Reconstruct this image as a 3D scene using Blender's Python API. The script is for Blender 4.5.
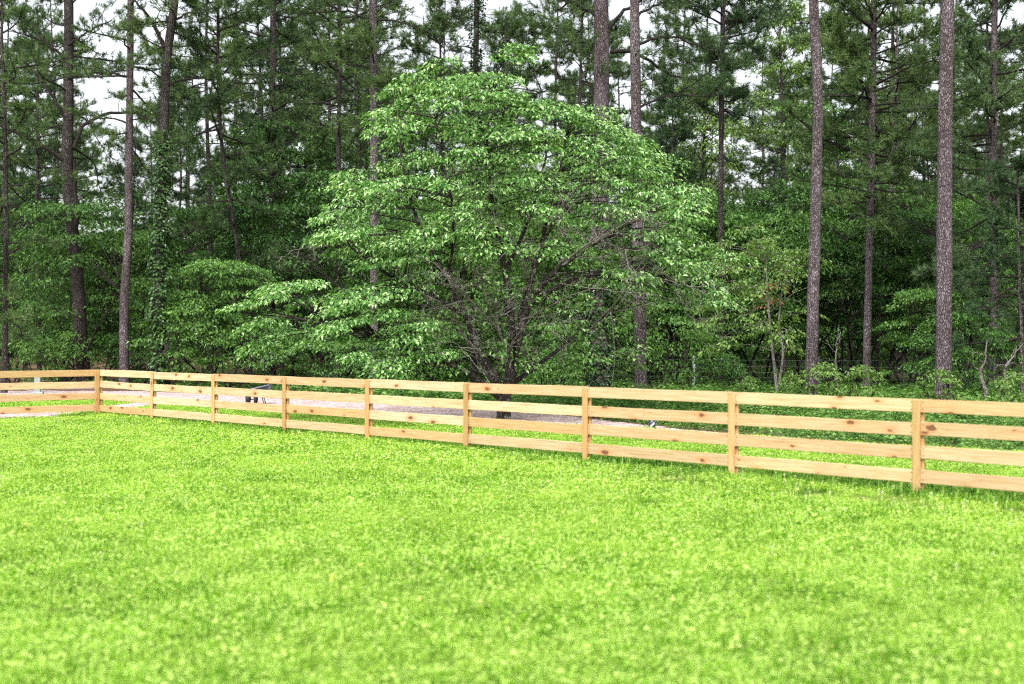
import bpy, math, numpy as np
from mathutils import Vector

for _o in list(bpy.data.objects):
    bpy.data.objects.remove(_o, do_unlink=True)
scene = bpy.context.scene
COL = scene.collection
R = math.radians

# ------------------------------------------------------------------ camera
F = 1400.0          # focal length in pixels of the 1024 px wide frame
HY = 342.0
CAMZ = 1.6
cd = bpy.data.cameras.new('camera')
cam = bpy.data.objects.new('camera', cd)
COL.objects.link(cam)
cam.location = (0, 0, CAMZ)
cam.rotation_euler = (R(90), 0, 0)
cd.sensor_width = 36.0
cd.lens = F / 1024.0 * 36.0
cd.clip_start = 0.1
cd.clip_end = 2000
cd.dof.use_dof = True
cd.dof.focus_distance = 34.0
cd.dof.aperture_fstop = 1.6
scene.camera = cam

# ------------------------------------------------------------------ world / sun
SUN_EL, SUN_ROT = R(54), R(192)
world = bpy.data.worlds.new('World')
scene.world = world
world.use_nodes = True
wn = world.node_tree
wn.nodes.clear()
w_out = wn.nodes.new('ShaderNodeOutputWorld')
w_bg = wn.nodes.new('ShaderNodeBackground')
sky = wn.nodes.new('ShaderNodeTexSky')
sky.sky_type = 'NISHITA'
sky.sun_disc = False
sky.sun_elevation = SUN_EL
sky.sun_rotation = SUN_ROT
sky.air_density = 1.0
sky.dust_density = 4.0
hs = wn.nodes.new('ShaderNodeHueSaturation')      # overcast: the cloud layer takes the blue away
hs.inputs['Saturation'].default_value = 0.24
tc = wn.nodes.new('ShaderNodeTexCoord')
cn = wn.nodes.new('ShaderNodeTexNoise')
cn.inputs['Scale'].default_value = 2.2
cn.inputs['Detail'].default_value = 5
mr = wn.nodes.new('ShaderNodeMapRange')
mr.inputs[1].default_value = 0.3; mr.inputs[2].default_value = 0.7
mr.inputs[3].default_value = 0.85; mr.inputs[4].default_value = 1.15
mul = wn.nodes.new('ShaderNodeVectorMath'); mul.operation = 'SCALE'
L = wn.links.new
L(sky.outputs[0], hs.inputs['Color'])
L(tc.outputs['Generated'], cn.inputs['Vector'])
L(cn.outputs[0], mr.inputs[0])
L(hs.outputs[0], mul.inputs[0]); L(mr.outputs[0], mul.inputs['Scale'])
L(mul.outputs[0], w_bg.inputs['Color'])
w_bg.inputs['Strength'].default_value = 0.15
L(w_bg.outputs[0], w_out.inputs['Surface'])

sd = bpy.data.lights.new('sun', 'SUN')
sun = bpy.data.objects.new('sun', sd)
COL.objects.link(sun)
sd.energy = 1.5
sd.angle = R(14)
sd.color = (1.0, 0.965, 0.91)
_sv = Vector((math.sin(SUN_ROT) * math.cos(SUN_EL), math.cos(SUN_ROT) * math.cos(SUN_EL), math.sin(SUN_EL)))
sun.rotation_euler = _sv.to_track_quat('Z', 'Y').to_euler()
sun.location = (-20, -20, 40)

scene.view_settings.view_transform = 'Standard'
scene.view_settings.look = 'None'
scene.view_settings.gamma = 1.0
scene.view_settings.exposure = 1.28
scene.render.engine = 'CYCLES'
scene.cycles.max_bounces = 6
scene.cycles.diffuse_bounces = 3
scene.cycles.glossy_bounces = 2
scene.cycles.transmission_bounces = 3
scene.cycles.transparent_max_bounces = 4
scene.cycles.caustics_reflective = False
scene.cycles.caustics_refractive = False
scene.cycles.use_denoising = False
scene.cycles.filter_width = 1.2
scene.cycles.sample_clamp_indirect = 6

# ------------------------------------------------------------------ helpers
def sm(a, b, x):
    t = np.clip((np.asarray(x, float) - a) / (b - a), 0, 1)
    return t * t * (3 - 2 * t)

def gz(x, y):
    """height of the ground"""
    x = np.asarray(x, float); y = np.asarray(y, float)
    far = np.maximum(0, y - 46) * 0.013 * (0.55 + 0.75 * sm(6, -14, x))
    und = 0.10 * np.sin(x * 0.21 + 1.3) * np.sin(y * 0.17) * sm(40, 60, y)
    return far + und

def W(px, py, D):
    """world point seen at pixel px, py at depth D"""
    return np.array([(px - 512.0) / F * D, D, CAMZ + (HY - py) / F * D])

def G(px, py):
    D = CAMZ * F / (py - HY)
    return np.array([(px - 512.0) / F * D, D])

def nrm(v):
    v = np.asarray(v, float)
    return v / np.maximum(np.linalg.norm(v, axis=-1, keepdims=True), 1e-9)

class MB:
    def __init__(self):
        self.v = []; self.f = []; self.r = []; self.n = 0
    def add(self, v, f, r=None):
        v = np.asarray(v, np.float32).reshape(-1, 3); f = np.asarray(f, np.int64)
        if len(f) == 0: return
        self.v.append(v); self.f.append(f + self.n); self.n += len(v)
        if r is None: r = 0.5
        self.r.append(np.broadcast_to(np.asarray(r, np.float32), (len(f),)))
    def mesh(self, name, mat, smooth=False):
        me = bpy.data.meshes.new(name)
        V = np.concatenate(self.v)
        ks = np.concatenate([np.full(len(f), f.shape[1], np.int64) for f in self.f])
        idx = np.concatenate([f.ravel() for f in self.f]).astype(np.int32)
        rr = np.concatenate(self.r).astype(np.float32)
        me.vertices.add(len(V)); me.vertices.foreach_set('co', V.ravel())
        me.loops.add(len(idx)); me.loops.foreach_set('vertex_index', idx)
        st = (np.cumsum(ks) - ks).astype(np.int32)
        me.polygons.add(len(ks)); me.polygons.foreach_set('loop_start', st)
        me.polygons.foreach_set('loop_total', ks.astype(np.int32))
        at = me.attributes.new('rnd', 'FLOAT', 'FACE'); at.data.foreach_set('value', rr)
        me.polygons.foreach_set('use_smooth', np.full(len(ks), smooth))
        me.update(calc_edges=True)
        me.materials.append(mat)
        return me
    def build(self, name, mat, parent=None, smooth=False):
        o = bpy.data.objects.new(name, self.mesh(name, mat, smooth))
        COL.objects.link(o)
        if parent is not None: o.parent = parent
        return o

def tube(mb, pts, rad, n=8, r=0.5, jit=0.0, rng=None, cap=True):
    pts = np.asarray(pts, float); m = len(pts)
    rad = np.broadcast_to(np.asarray(rad, float), (m,))
    t = np.gradient(pts, axis=0); t = nrm(t)
    ref = np.array([0.13, 0.97, 0.21]) if abs(t[0, 2]) > 0.7 else np.array([0, 0, 1.0])
    a = nrm(np.cross(t, ref)); b = np.cross(t, a)
    th = np.arange(n) * 2 * math.pi / n
    rr = rad[:, None] * np.ones(n)
    if jit and rng is not None: rr = rr * (1 + jit * rng.normal(size=(m, n)))
    ring = pts[:, None, :] + rr[:, :, None] * (np.cos(th)[None, :, None] * a[:, None, :] + np.sin(th)[None, :, None] * b[:, None, :])
    i = np.arange(m - 1)[:, None]; j = np.arange(n)[None, :]; j2 = (j + 1) % n
    f = np.stack([i * n + j, i * n + j2, (i + 1) * n + j2, (i + 1) * n + j], -1).reshape(-1, 4)
    mb.add(ring.reshape(-1, 3), f, r)
    if cap:
        mb.add(ring[-1], np.array([[0, k, k + 1] for k in range(1, n - 1)]), r)
        mb.add(ring[0], np.array([[0, k + 1, k] for k in range(1, n - 1)]), r)

def leaves(mb, pos, d, up, ln, wr=0.42, fold=0.12, droop=0.15, r=None, rng=None):
    d = nrm(d); side = nrm(np.cross(d, up)); n = np.cross(side, d)
    ln = np.broadcast_to(ln, (len(pos),))[:, None]
    mid = pos + d * ln * 0.45
    tip = pos + d * ln - n * ln * droop
    lf = mid + side * ln * wr * 0.5 + n * ln * fold * 0.6
    rt = mid - side * ln * wr * 0.5 + n * ln * fold * 0.6
    V = np.stack([pos, lf, tip, rt], 1).reshape(-1, 3)
    b = np.arange(len(pos))[:, None] * 4
    f = np.concatenate([b + [0, 3, 2], b + [0, 2, 1]], 1).reshape(-1, 3)
    if r is None: r = rng.random(len(pos))
    mb.add(V, f, np.repeat(r, 2))

def tufts(mb, pos, ax, K, ln, w, rng, spread=0.9):
    """bursts of pine needles"""
    N = len(pos)
    P = np.repeat(pos, K, 0); A = np.repeat(nrm(ax), K, 0)
    d = nrm(A * 0.8 + spread * rng.normal(size=(N * K, 3)) * 0.75)
    s = nrm(np.cross(d, rng.normal(size=(N * K, 3)))) * w
    l = (ln * (0.7 + 0.5 * rng.random(N * K)))[:, None]
    P = P + A * (rng.random((N * K, 1)) - 0.7) * ln * 0.7
    tip = P + d * l; tip[:, 2] -= 0.10 * l[:, 0]
    V = np.stack([P - s, P + s, tip], 1).reshape(-1, 3)
    f = np.arange(N * K * 3).reshape(-1, 3)
    mb.add(V, f, np.repeat(rng.random(N), K) * 0.6 + 0.4 * rng.random(N * K))

def box(mb, c, s, rz=0.0, r=0.5, bev=0.0, M=None):
    """box centred at c, size s; chamfered along its edges when bev > 0"""
    import bmesh
    bm = bmesh.new()
    bmesh.ops.create_cube(bm, size=1.0)
    for v in bm.verts: v.co = Vector((v.co.x * s[0], v.co.y * s[1], v.co.z * s[2]))
    if bev > 0:
        bmesh.ops.bevel(bm, geom=list(bm.edges), offset=bev, segments=1, affect='EDGES')
    cs, sn = math.cos(rz), math.sin(rz)
    bm.verts.index_update()
    V = []
    for v in bm.verts:
        p = v.co
        if M is not None: p = M @ p
        V.append((c[0] + p.x * cs - p.y * sn, c[1] + p.x * sn + p.y * cs, c[2] + p.z))
    V = np.array(V)
    for k in (3, 4):
        f = [[v.index for v in fc.verts] for fc in bm.faces if len(fc.verts) == k]
        if f: mb.add(V, np.array(f), r)
    bm.free()

def tag(o, label=None, cat=None, group=None, kind=None):
    if label: o['label'] = label
    if cat: o['category'] = cat
    if group: o['group'] = group
    if kind: o['kind'] = kind
    return o

def empty(name, loc, rz=0.0):
    o = bpy.data.objects.new(name, None)
    o.empty_display_size = 0.3
    o.location = loc; o.rotation_euler = (0, 0, rz)
    COL.objects.link(o)
    return o

def copy_tree(o, parent=None):
    c = o.copy(); COL.objects.link(c); c.parent = parent
    for ch in [k for k in bpy.data.objects if k.parent == o]:
        copy_tree(ch, c)
    return c

# ------------------------------------------------------------------ materials
class NT:
    def __init__(self, name):
        self.m = bpy.data.materials.new(name); self.m.use_nodes = True
        self.t = self.m.node_tree; self.t.nodes.clear()
        self.out = self.n('OutputMaterial')
    def n(self, typ, **k):
        x = self.t.nodes.new('ShaderNode' + typ)
        for a, b in k.items(): setattr(x, a, b)
        return x
    def l(self, a, b): self.t.links.new(a, b)
    def noise(self, scale, detail=4, vec=None, rough=0.55, dist=0.0):
        x = self.n('TexNoise'); x.inputs['Scale'].default_value = scale; x.inputs['Detail'].default_value = detail
        x.inputs['Roughness'].default_value = rough; x.inputs['Distortion'].default_value = dist
        if vec is not None: self.l(vec, x.inputs['Vector'])
        return x.outputs[0]
    def ramp(self, fac, stops):
        x = self.n('ValToRGB'); e = x.color_ramp.elements
        while len(e) < len(stops): e.new(0.5)
        for k, (p, c) in enumerate(stops):
            e[k].position = p; e[k].color = (*c, 1) if len(c) == 3 else c
        self.l(fac, x.inputs[0]); return x.outputs[0]
    def mix(self, fac, a, b, mode='MIX'):
        x = self.n('Mix', data_type='RGBA', blend_type=mode)
        for s, v in ((x.inputs[0], fac), (x.inputs[6], a), (x.inputs[7], b)):
            if hasattr(v, 'is_output') or hasattr(v, 'links'): self.l(v, s)
            elif isinstance(v, (int, float)): s.default_value = v
            else: s.default_value = (*v, 1)
        return x.outputs[2]
    def math(self, op, a, b=0.0, clamp=False):
        x = self.n('Math', operation=op, use_clamp=clamp)
        for s, v in ((x.inputs[0], a), (x.inputs[1], b)):
            if isinstance(v, (int, float)): s.default_value = v
            else: self.l(v, s)
        return x.outputs[0]
    def mapping(self, vec, scale=(1, 1, 1), loc=None, rot=(0, 0, 0)):
        x = self.n('Mapping'); x.inputs['Scale'].default_value = scale; x.inputs['Rotation'].default_value = rot
        self.l(vec, x.inputs['Vector'])
        if loc is not None: self.l(loc, x.inputs['Location'])
        return x.outputs[0]
    def bump(self, h, strength=0.5, dist=0.02):
        x = self.n('Bump'); x.inputs['Strength'].default_value = strength; x.inputs['Distance'].default_value = dist
        self.l(h, x.inputs['Height']); return x.outputs[0]
    def pbsdf(self, col, rough=0.6, normal=None, spec=0.5, metal=0.0):
        x = self.n('BsdfPrincipled')
        if isinstance(col, (tuple, list)): x.inputs['Base Color'].default_value = (*col, 1)
        else: self.l(col, x.inputs['Base Color'])
        if isinstance(rough, (int, float)): x.inputs['Roughness'].default_value = rough
        else: self.l(rough, x.inputs['Roughness'])
        x.inputs['Specular IOR Level'].default_value = spec
        x.inputs['Metallic'].default_value = metal
        if normal is not None: self.l(normal, x.inputs['Normal'])
        return x.outputs[0]
    def done(self, s):
        self.l(s, self.out.inputs['Surface']); return self.m

def leaf_mat(name, dark, mid, light, rough=0.5, spec=0.4, trans=0.35, nscale=0.9, trans_tint=(1.3, 1.25, 0.6), rw=0.55, nw=0.7, dry=None):
    t = NT(name)
    at = t.n('Attribute', attribute_name='rnd')
    geo = t.n('NewGeometry'); oi = t.n('ObjectInfo')
    nz = t.noise(nscale, 3, geo.outputs['Position'])
    f = t.math('ADD', t.math('MULTIPLY', at.outputs['Fac'], rw), t.math('MULTIPLY', nz, nw))
    f = t.math('ADD', f, t.math('MULTIPLY', t.math('SUBTRACT', oi.outputs['Random'], 0.5), 0.25))
    c = t.ramp(f, [(0.25, dark), (0.6, mid), (0.92, light)])
    if dry:      # patches of paler, half-dry growth, and a few brown ones
        m1 = t.ramp(t.noise(0.55, 4, geo.outputs['Position'], 0.6), [(0.46, (0, 0, 0)), (0.66, (1, 1, 1))])
        c = t.mix(t.math('MULTIPLY', m1, 0.42), c, dry)
        m2 = t.ramp(t.noise(1.9, 5, geo.outputs['Position'], 0.7), [(0.66, (0, 0, 0)), (0.74, (1, 1, 1))])
        c = t.mix(t.math('MULTIPLY', m2, 0.6), c, (0.40, 0.34, 0.15))
    p = t.pbsdf(c, rough, spec=spec)
    tr = t.n('BsdfTranslucent')
    t.l(t.mix(1.0, c, trans_tint, 'MULTIPLY'), tr.inputs['Color'])
    mx = t.n('MixShader'); mx.inputs[0].default_value = trans
    t.l(p, mx.inputs[1]); t.l(tr.outputs[0], mx.inputs[2])
    return t.done(mx.outputs[0])

def bark_mat(name, plate, crack, hi, sc=1.0, contrast=1.0, lichen=None):
    t = NT(name)
    tc = t.n('TexCoord'); oi = t.n('ObjectInfo')
    loc = t.n('CombineXYZ'); t.l(t.math('MULTIPLY', oi.outputs['Random'], 20.0), loc.inputs[2])
    v = t.mapping(tc.outputs['Object'], (sc, sc, sc * 0.42), loc.outputs[0])
    wob = t.noise(6 * sc, 3, v)
    vv = t.n('VectorMath', operation='ADD'); t.l(v, vv.inputs[0])
    wv = t.n('CombineXYZ'); t.l(t.math('MULTIPLY', wob, 0.10), wv.inputs[0]); t.l(t.math('MULTIPLY', wob, 0.16), wv.inputs[2])
    t.l(wv.outputs[0], vv.inputs[1])
    vo = t.n('TexVoronoi', feature='DISTANCE_TO_EDGE'); vo.inputs['Scale'].default_value = 34.0
    t.l(vv.outputs[0], vo.inputs['Vector'])
    vc = t.n('TexVoronoi'); vc.inputs['Scale'].default_value = 34.0; t.l(vv.outputs[0], vc.inputs['Vector'])
    ed = t.ramp(vo.outputs['Distance'], [(0.02, (0, 0, 0)), (0.20, (1, 1, 1))])
    fine = t.noise(26, 5, t.mapping(tc.outputs['Object'], (1, 1, 0.5)), rough=0.7)
    pc = t.mix(t.ramp(fine, [(0.38, (0, 0, 0)), (0.64, (1, 1, 1))]), plate, hi)
    sx = t.n('SeparateColor'); t.l(vc.outputs['Color'], sx.inputs[0])
    pc = t.mix(t.math('MULTIPLY', t.math('POWER', sx.outputs[0], 2.0), 0.85), pc, crack)
    c = t.mix(ed, crack, pc)
    if lichen:
        ln = t.ramp(t.noise(5.0, 4, tc.outputs['Object'], 0.7), [(0.55, (0, 0, 0)), (0.62, (1, 1, 1))])
        c = t.mix(t.math('MULTIPLY', ln, 0.8), c, lichen)
    slow = t.ramp(t.noise(1.1, 4, t.mapping(tc.outputs['Object'], (1.5, 1.5, 0.6), loc.outputs[0]), 0.6), [(0.35, (0.62, 0.58, 0.56)), (0.65, (1.15, 1.13, 1.15))])
    c = t.mix(1.0, c, slow, 'MULTIPLY')
    h = t.math('ADD', t.math('MULTIPLY', ed, 0.7), t.math('MULTIPLY', fine, 0.5))
    return t.done(t.pbsdf(c, 0.9, t.bump(h, 1.0, 0.03), spec=0.2))

M_bark = bark_mat('pine_bark', (0.205, 0.170, 0.178), (0.060, 0.045, 0.047), (0.34, 0.30, 0.32))
M_bark_dark = bark_mat('dark_bark', (0.085, 0.070, 0.064), (0.018, 0.014, 0.012), (0.20, 0.18, 0.175))
M_bark_lichen = bark_mat('lichened_bark', (0.070, 0.055, 0.050), (0.016, 0.012, 0.010), (0.20, 0.175, 0.165), 1.6, lichen=(0.40, 0.41, 0.37))
M_twig = bark_mat('twig_bark', (0.42, 0.39, 0.36), (0.18, 0.15, 0.13), (0.66, 0.63, 0.60), 2.0, lichen=(0.5, 0.52, 0.48))
M_limb = bark_mat('limb_bark', (0.075, 0.060, 0.055), (0.02, 0.016, 0.014), (0.16, 0.14, 0.135), 2.0)
M_needle = leaf_mat('pine_needles', (0.015, 0.040, 0.010), (0.054, 0.110, 0.030), (0.155, 0.240, 0.075), 0.5, 0.35, 0.25, 0.5)
M_needle_b = leaf_mat('blue_pine_needles', (0.014, 0.038, 0.014), (0.044, 0.098, 0.036), (0.125, 0.205, 0.080), 0.5, 0.35, 0.25, 0.5)
M_dog = leaf_mat('dogwood_leaves', (0.026, 0.095, 0.012), (0.145, 0.330, 0.070), (0.500, 0.680, 0.330), 0.36, 0.5, 0.32, 1.3, (1.2, 1.3, 0.5), 0.75, 0.5)
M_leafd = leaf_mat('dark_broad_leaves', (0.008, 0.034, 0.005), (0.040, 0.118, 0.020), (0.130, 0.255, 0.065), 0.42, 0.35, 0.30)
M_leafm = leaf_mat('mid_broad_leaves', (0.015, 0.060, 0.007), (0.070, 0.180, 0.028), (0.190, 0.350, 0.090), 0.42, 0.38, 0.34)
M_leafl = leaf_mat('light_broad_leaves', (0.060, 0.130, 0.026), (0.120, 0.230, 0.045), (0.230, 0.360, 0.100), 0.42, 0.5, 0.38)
M_dead = leaf_mat('dead_leaves', (0.10, 0.045, 0.025), (0.17, 0.08, 0.045), (0.26, 0.15, 0.09), 0.8, 0.1, 0.2)
M_ivy = leaf_mat('ivy_leaves', (0.010, 0.035, 0.008), (0.026, 0.075, 0.018), (0.085, 0.160, 0.050), 0.38, 0.5, 0.28)
M_grass = leaf_mat('grass_blades', (0.030, 0.115, 0.001), (0.172, 0.395, 0.004), (0.610, 0.760, 0.220), 0.42, 0.25, 0.46, 0.9, (1.05, 1.25, 0.25), 0.85, 0.55, (0.46, 0.60, 0.12))
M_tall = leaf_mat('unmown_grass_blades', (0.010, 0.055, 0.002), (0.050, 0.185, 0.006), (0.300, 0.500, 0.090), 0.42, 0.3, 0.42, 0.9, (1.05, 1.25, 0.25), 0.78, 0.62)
M_cover = leaf_mat('ground_cover_leaves', (0.016, 0.062, 0.007), (0.075, 0.195, 0.028), (0.240, 0.400, 0.110), 0.45, 0.35, 0.33)

def plain(name, col, rough=0.6, metal=0.0, spec=0.5, var=0.15, nsc=8):
    t = NT(name); tc = t.n('TexCoord')
    nz = t.noise(nsc, 5, tc.outputs['Object'])
    c = t.mix(nz, tuple(x * (1 - var) for x in col), tuple(min(1, x * (1 + var)) for x in col))
    return t.done(t.pbsdf(c, rough, t.bump(nz, 0.15, 0.005), spec, metal))

SPAN = 2.53
def wood_mat(name, gold=None, nails=False):
    t = NT(name)
    tc = t.n('TexCoord'); oi = t.n('ObjectInfo')
    rnd = oi.outputs['Random']
    loc = t.n('CombineXYZ')
    t.l(t.math('MULTIPLY', rnd, 57.0), loc.inputs[0]); t.l(t.math('MULTIPLY', rnd, 31.0), loc.inputs[2])
    co = tc.outputs['Object']
    # knots: the grain bends round them
    sxz = t.n('SeparateXYZ'); t.l(co, sxz.inputs[0]); cxz = t.n('CombineXYZ'); t.l(sxz.outputs[0], cxz.inputs[0]); t.l(sxz.outputs[2], cxz.inputs[1])
    loc2 = t.n('CombineXYZ'); t.l(t.math('MULTIPLY', rnd, 57.0), loc2.inputs[0]); t.l(t.math('MULTIPLY', rnd, 31.0), loc2.inputs[1])
    kv = t.mapping(cxz.outputs[0], (1.3, 3.0, 1.0), loc2.outputs[0])
    vo = t.n('TexVoronoi', voronoi_dimensions='2D'); vo.inputs['Scale'].default_value = 1.35; t.l(kv, vo.inputs['Vector'])
    kd = vo.outputs['Distance']
    kn = t.noise(9.0, 3, t.mapping(co, (1, 1, 2.2), loc.outputs[0]))
    kd2 = t.math('ADD', kd, t.math('MULTIPLY', t.math('SUBTRACT', kn, 0.5), 0.22))
    sc_ = t.n('SeparateColor'); t.l(vo.outputs['Color'], sc_.inputs[0])
    kr = t.math('SUBTRACT', t.math('MULTIPLY', t.math('POWER', sc_.outputs[0], 1.8), 0.120), 0.034)
    knot = t.math('SUBTRACT', 1.0, t.math('MULTIPLY', t.math('SUBTRACT', kd2, kr), 22.0), True)
    ring = t.math('SUBTRACT', 1.0, t.math('MULTIPLY', t.math('SUBTRACT', kd2, t.math('MULTIPLY', kr, 2.0)), 7.0), True)
    # grain
    gv = t.mapping(co, (0.55, 3.0, 15.0), loc.outputs[0])
    g1 = t.noise(3.2, 6, gv, 0.62, 0.6)
    g2 = t.noise(14.0, 4, gv, 0.6)
    gr = t.math('ADD', t.math('MULTIPLY', g1, 0.7), t.math('MULTIPLY', g2, 0.3))
    base = t.ramp(gr, [(0.26, (0.38, 0.215, 0.095)), (0.44, (0.53, 0.385, 0.215)), (0.60, (0.64, 0.52, 0.340))])
    tone = t.ramp(rnd, [(0.0, (0.80, 0.64, 0.44)), (0.25, (1.04, 1.03, 1.02)), (0.5, (0.76, 0.72, 0.66)), (0.75, (0.98, 0.80, 0.72)), (1.0, (1.06, 1.03, 1.10))])
    base = t.mix(1.0, base, tone, 'MULTIPLY')
    st = t.ramp(t.noise(1.3, 4, t.mapping(co, (1, 1, 3.5), loc.outputs[0]), 0.6), [(0.56, (0, 0, 0)), (0.72, (1, 1, 1))])
    base = t.mix(t.math('MULTIPLY', st, 0.5), base, (0.46, 0.21, 0.13))
    gm = t.ramp(t.noise(2.1, 5, t.mapping(co, (1, 1, 1.4), loc.outputs[0]), 0.7), [(0.60, (0, 0, 0)), (0.75, (1, 1, 1))])
    base = t.mix(t.math('MULTIPLY', gm, 0.35), base, (0.42, 0.36, 0.30))
    base = t.mix(t.math('MULTIPLY', ring, 0.55), base, (0.55, 0.24, 0.10))
    base = t.mix(t.math('MULTIPLY', knot, 0.9), base, (0.14, 0.055, 0.03))
    if gold: base = t.mix(1.0, base, gold, 'MULTIPLY')
    if nails:
        dx = t.math('SUBTRACT', t.math('ABSOLUTE', sxz.outputs[0]), SPAN / 2 - 0.085)
        dz = t.math('SUBTRACT', t.math('ABSOLUTE', sxz.outputs[2]), 0.038)
        dd = t.math('SQRT', t.math('ADD', t.math('MULTIPLY', dx, dx), t.math('MULTIPLY', dz, dz)))
        nl = t.math('SUBTRACT', 1.0, t.math('MULTIPLY', t.math('SUBTRACT', dd, 0.006), 300.0), True)
        base = t.mix(t.math('MULTIPLY', nl, 0.85), base, (0.06, 0.05, 0.045))
    return t.done(t.pbsdf(base, 0.62, t.bump(gr, 0.35, 0.004), 0.3))
M_wood = wood_mat('fresh_pine_boards', None, True)
M_post = wood_mat('golden_pine_posts', (0.86, 0.76, 0.56))

def ground_mat():
    t = NT('soil_and_pine_straw'); geo = t.n('NewGeometry'); P = geo.outputs['Position']
    n1 = t.noise(0.35, 4, P); n2 = t.noise(18, 6, P, 0.7); n3 = t.noise(2.2, 4, P)
    c = t.ramp(n2, [(0.30, (0.075, 0.045, 0.030)), (0.52, (0.17, 0.105, 0.072)), (0.72, (0.30, 0.205, 0.155))])
    c = t.mix(t.ramp(n3, [(0.48, (0, 0, 0)), (0.66, (0.7, 0.7, 0.7))]), c, (0.24, 0.130, 0.105))
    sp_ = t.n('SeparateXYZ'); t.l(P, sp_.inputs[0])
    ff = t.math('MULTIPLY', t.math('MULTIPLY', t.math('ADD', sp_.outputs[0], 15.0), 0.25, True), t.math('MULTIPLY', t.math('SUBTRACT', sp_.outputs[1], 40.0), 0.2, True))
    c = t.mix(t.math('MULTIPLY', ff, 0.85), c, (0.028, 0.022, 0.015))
    c = t.mix(t.ramp(n1, [(0.45, (0, 0, 0)), (0.62, (0.4, 0.4, 0.4))]), c, (0.03, 0.05, 0.014))
    return t.done(t.pbsdf(c, 0.95, t.bump(n2, 0.6, 0.03), 0.15))
def lawn_mat():
    t = NT('lawn_thatch'); geo = t.n('NewGeometry'); P = geo.outputs['Position']
    n2 = t.noise(45, 6, P, 0.7); n3 = t.noise(1.2, 4, P)
    c = t.ramp(n2, [(0.32, (0.07, 0.14, 0.012)), (0.52, (0.14, 0.20, 0.03)), (0.7, (0.26, 0.27, 0.10))])
    c = t.mix(t.ramp(n3, [(0.55, (0, 0, 0)), (0.72, (0.5, 0.5, 0.5))]), c, (0.27, 0.22, 0.10))
    return t.done(t.pbsdf(c, 0.9, t.bump(n2, 0.6, 0.03), 0.2))
def gravel_mat():
    t = NT('pale_gravel'); geo = t.n('NewGeometry'); P = geo.outputs['Position']
    vo = t.n('TexVoronoi'); vo.inputs['Scale'].default_value = 17; t.l(P, vo.inputs['Vector'])
    sx = t.n('SeparateColor'); t.l(vo.outputs['Color'], sx.inputs[0])
    c = t.ramp(sx.outputs[0], [(0.0, (0.17, 0.125, 0.12)), (0.30, (0.40, 0.315, 0.31)), (1.0, (0.62, 0.51, 0.51))])
    n = t.noise(1.6, 5, P, 0.65)
    c = t.mix(t.ramp(n, [(0.46, (0, 0, 0)), (0.62, (0.8, 0.8, 0.8))]), c, (0.33, 0.215, 0.185))
    return t.done(t.pbsdf(c, 0.9, t.bump(vo.outputs['Distance'], 0.7, 0.03), 0.3))
M_ground, M_lawn, M_gravel = ground_mat(), lawn_mat(), gravel_mat()

# ------------------------------------------------------------------ fence line geometry
C0 = G(99.5, 417.4)                          # corner post
P9 = G(918.0, 496.0)
FD = nrm(P9 - C0)                            # along the long run, corner -> right
FL = np.array([FD[1], -FD[0]])               # the short run at the left, square to it, towards the camera
FN = -FL
SP = float(np.dot(P9 - C0, FD)) / 8.0
def fpos(i, off=0.0):
    p = C0 + FD * SP * i + FN * off
    return p
def fence_off(x, y):
    """signed distance behind the long fence run and distance along it"""
    rel = np.stack([np.asarray(x) - C0[0], np.asarray(y) - C0[1]], -1)
    return rel @ FN, rel @ FD

# ------------------------------------------------------------------ ground sheets
def grid(name, x0, x1, y0, y1, nx, ny, z, mat):
    X, Y = np.meshgrid(np.linspace(x0, x1, nx), np.linspace(y0, y1, ny))
    Z = gz(X, Y) + z
    mb = MB(); i = np.arange(ny - 1)[:, None]; j = np.arange(nx - 1)[None, :]
    f = np.stack([i * nx + j, i * nx + j + 1, (i + 1) * nx + j + 1, (i + 1) * nx + j], -1).reshape(-1, 4)
    mb.add(np.stack([X, Y, Z], -1), f)
    return mb.build(name, mat, smooth=True)

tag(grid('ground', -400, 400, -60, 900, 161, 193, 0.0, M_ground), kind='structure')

DRV_NEAR = [(-420, 390), (-120, 394), (0, 397), (100, 400), (200, 404), (290, 412), (368, 418.5), (470, 422), (560, 427), (640, 431), (690, 434), (800, 443)]
DRV_FAR = [(-420, 383), (-120, 384), (40, 386), (130, 390), (200, 394), (290, 397), (368, 401), (470, 408), (560, 415.5), (640, 425), (690, 430.5), (800, 441)]
def ribbon(name, near, far, z, mat, seed, jit=0.18):
    rng = np.random.default_rng(seed)
    def dense(pl, n=160):
        pl = np.array(pl, float); t = np.linspace(0, 1, n) * (len(pl) - 1)
        return np.stack([np.interp(t, np.arange(len(pl)), pl[:, k]) for k in (0, 1)], -1)
    a = np.array([G(*p) for p in dense(near)]); b = np.array([G(*p) for p in dense(far)])
    def wob(n):
        w = rng.normal(size=n); k = np.ones(3) / 3
        return np.convolve(w, k, 'same')
    m = 7
    u = np.linspace(0, 1, m)[None, :, None]
    a = a + np.stack([0 * wob(160), wob(160)], -1) * jit; b = b + np.stack([0 * wob(160), wob(160)], -1) * jit
    XY = a[:, None] * (1 - u) + b[:, None] * u
    Z = gz(XY[..., 0], XY[..., 1]) + z
    i = np.arange(159)[:, None]; j = np.arange(m - 1)[None, :]
    f = np.stack([i * m + j, (i + 1) * m + j, (i + 1) * m + j + 1, i * m + j + 1], -1).reshape(-1, 4)
    mb = MB(); mb.add(np.concatenate([XY, Z[..., None]], -1), f)
    return mb.build(name, mat, smooth=True)
PATH_NEAR = [(-200, 436), (-60, 425), (0, 420.5), (60, 418), (100, 414), (140, 409), (185, 403)]
PATH_FAR = [(-200, 424), (-60, 417), (0, 414), (60, 411), (100, 407), (140, 402.5), (185, 399.5)]
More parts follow.
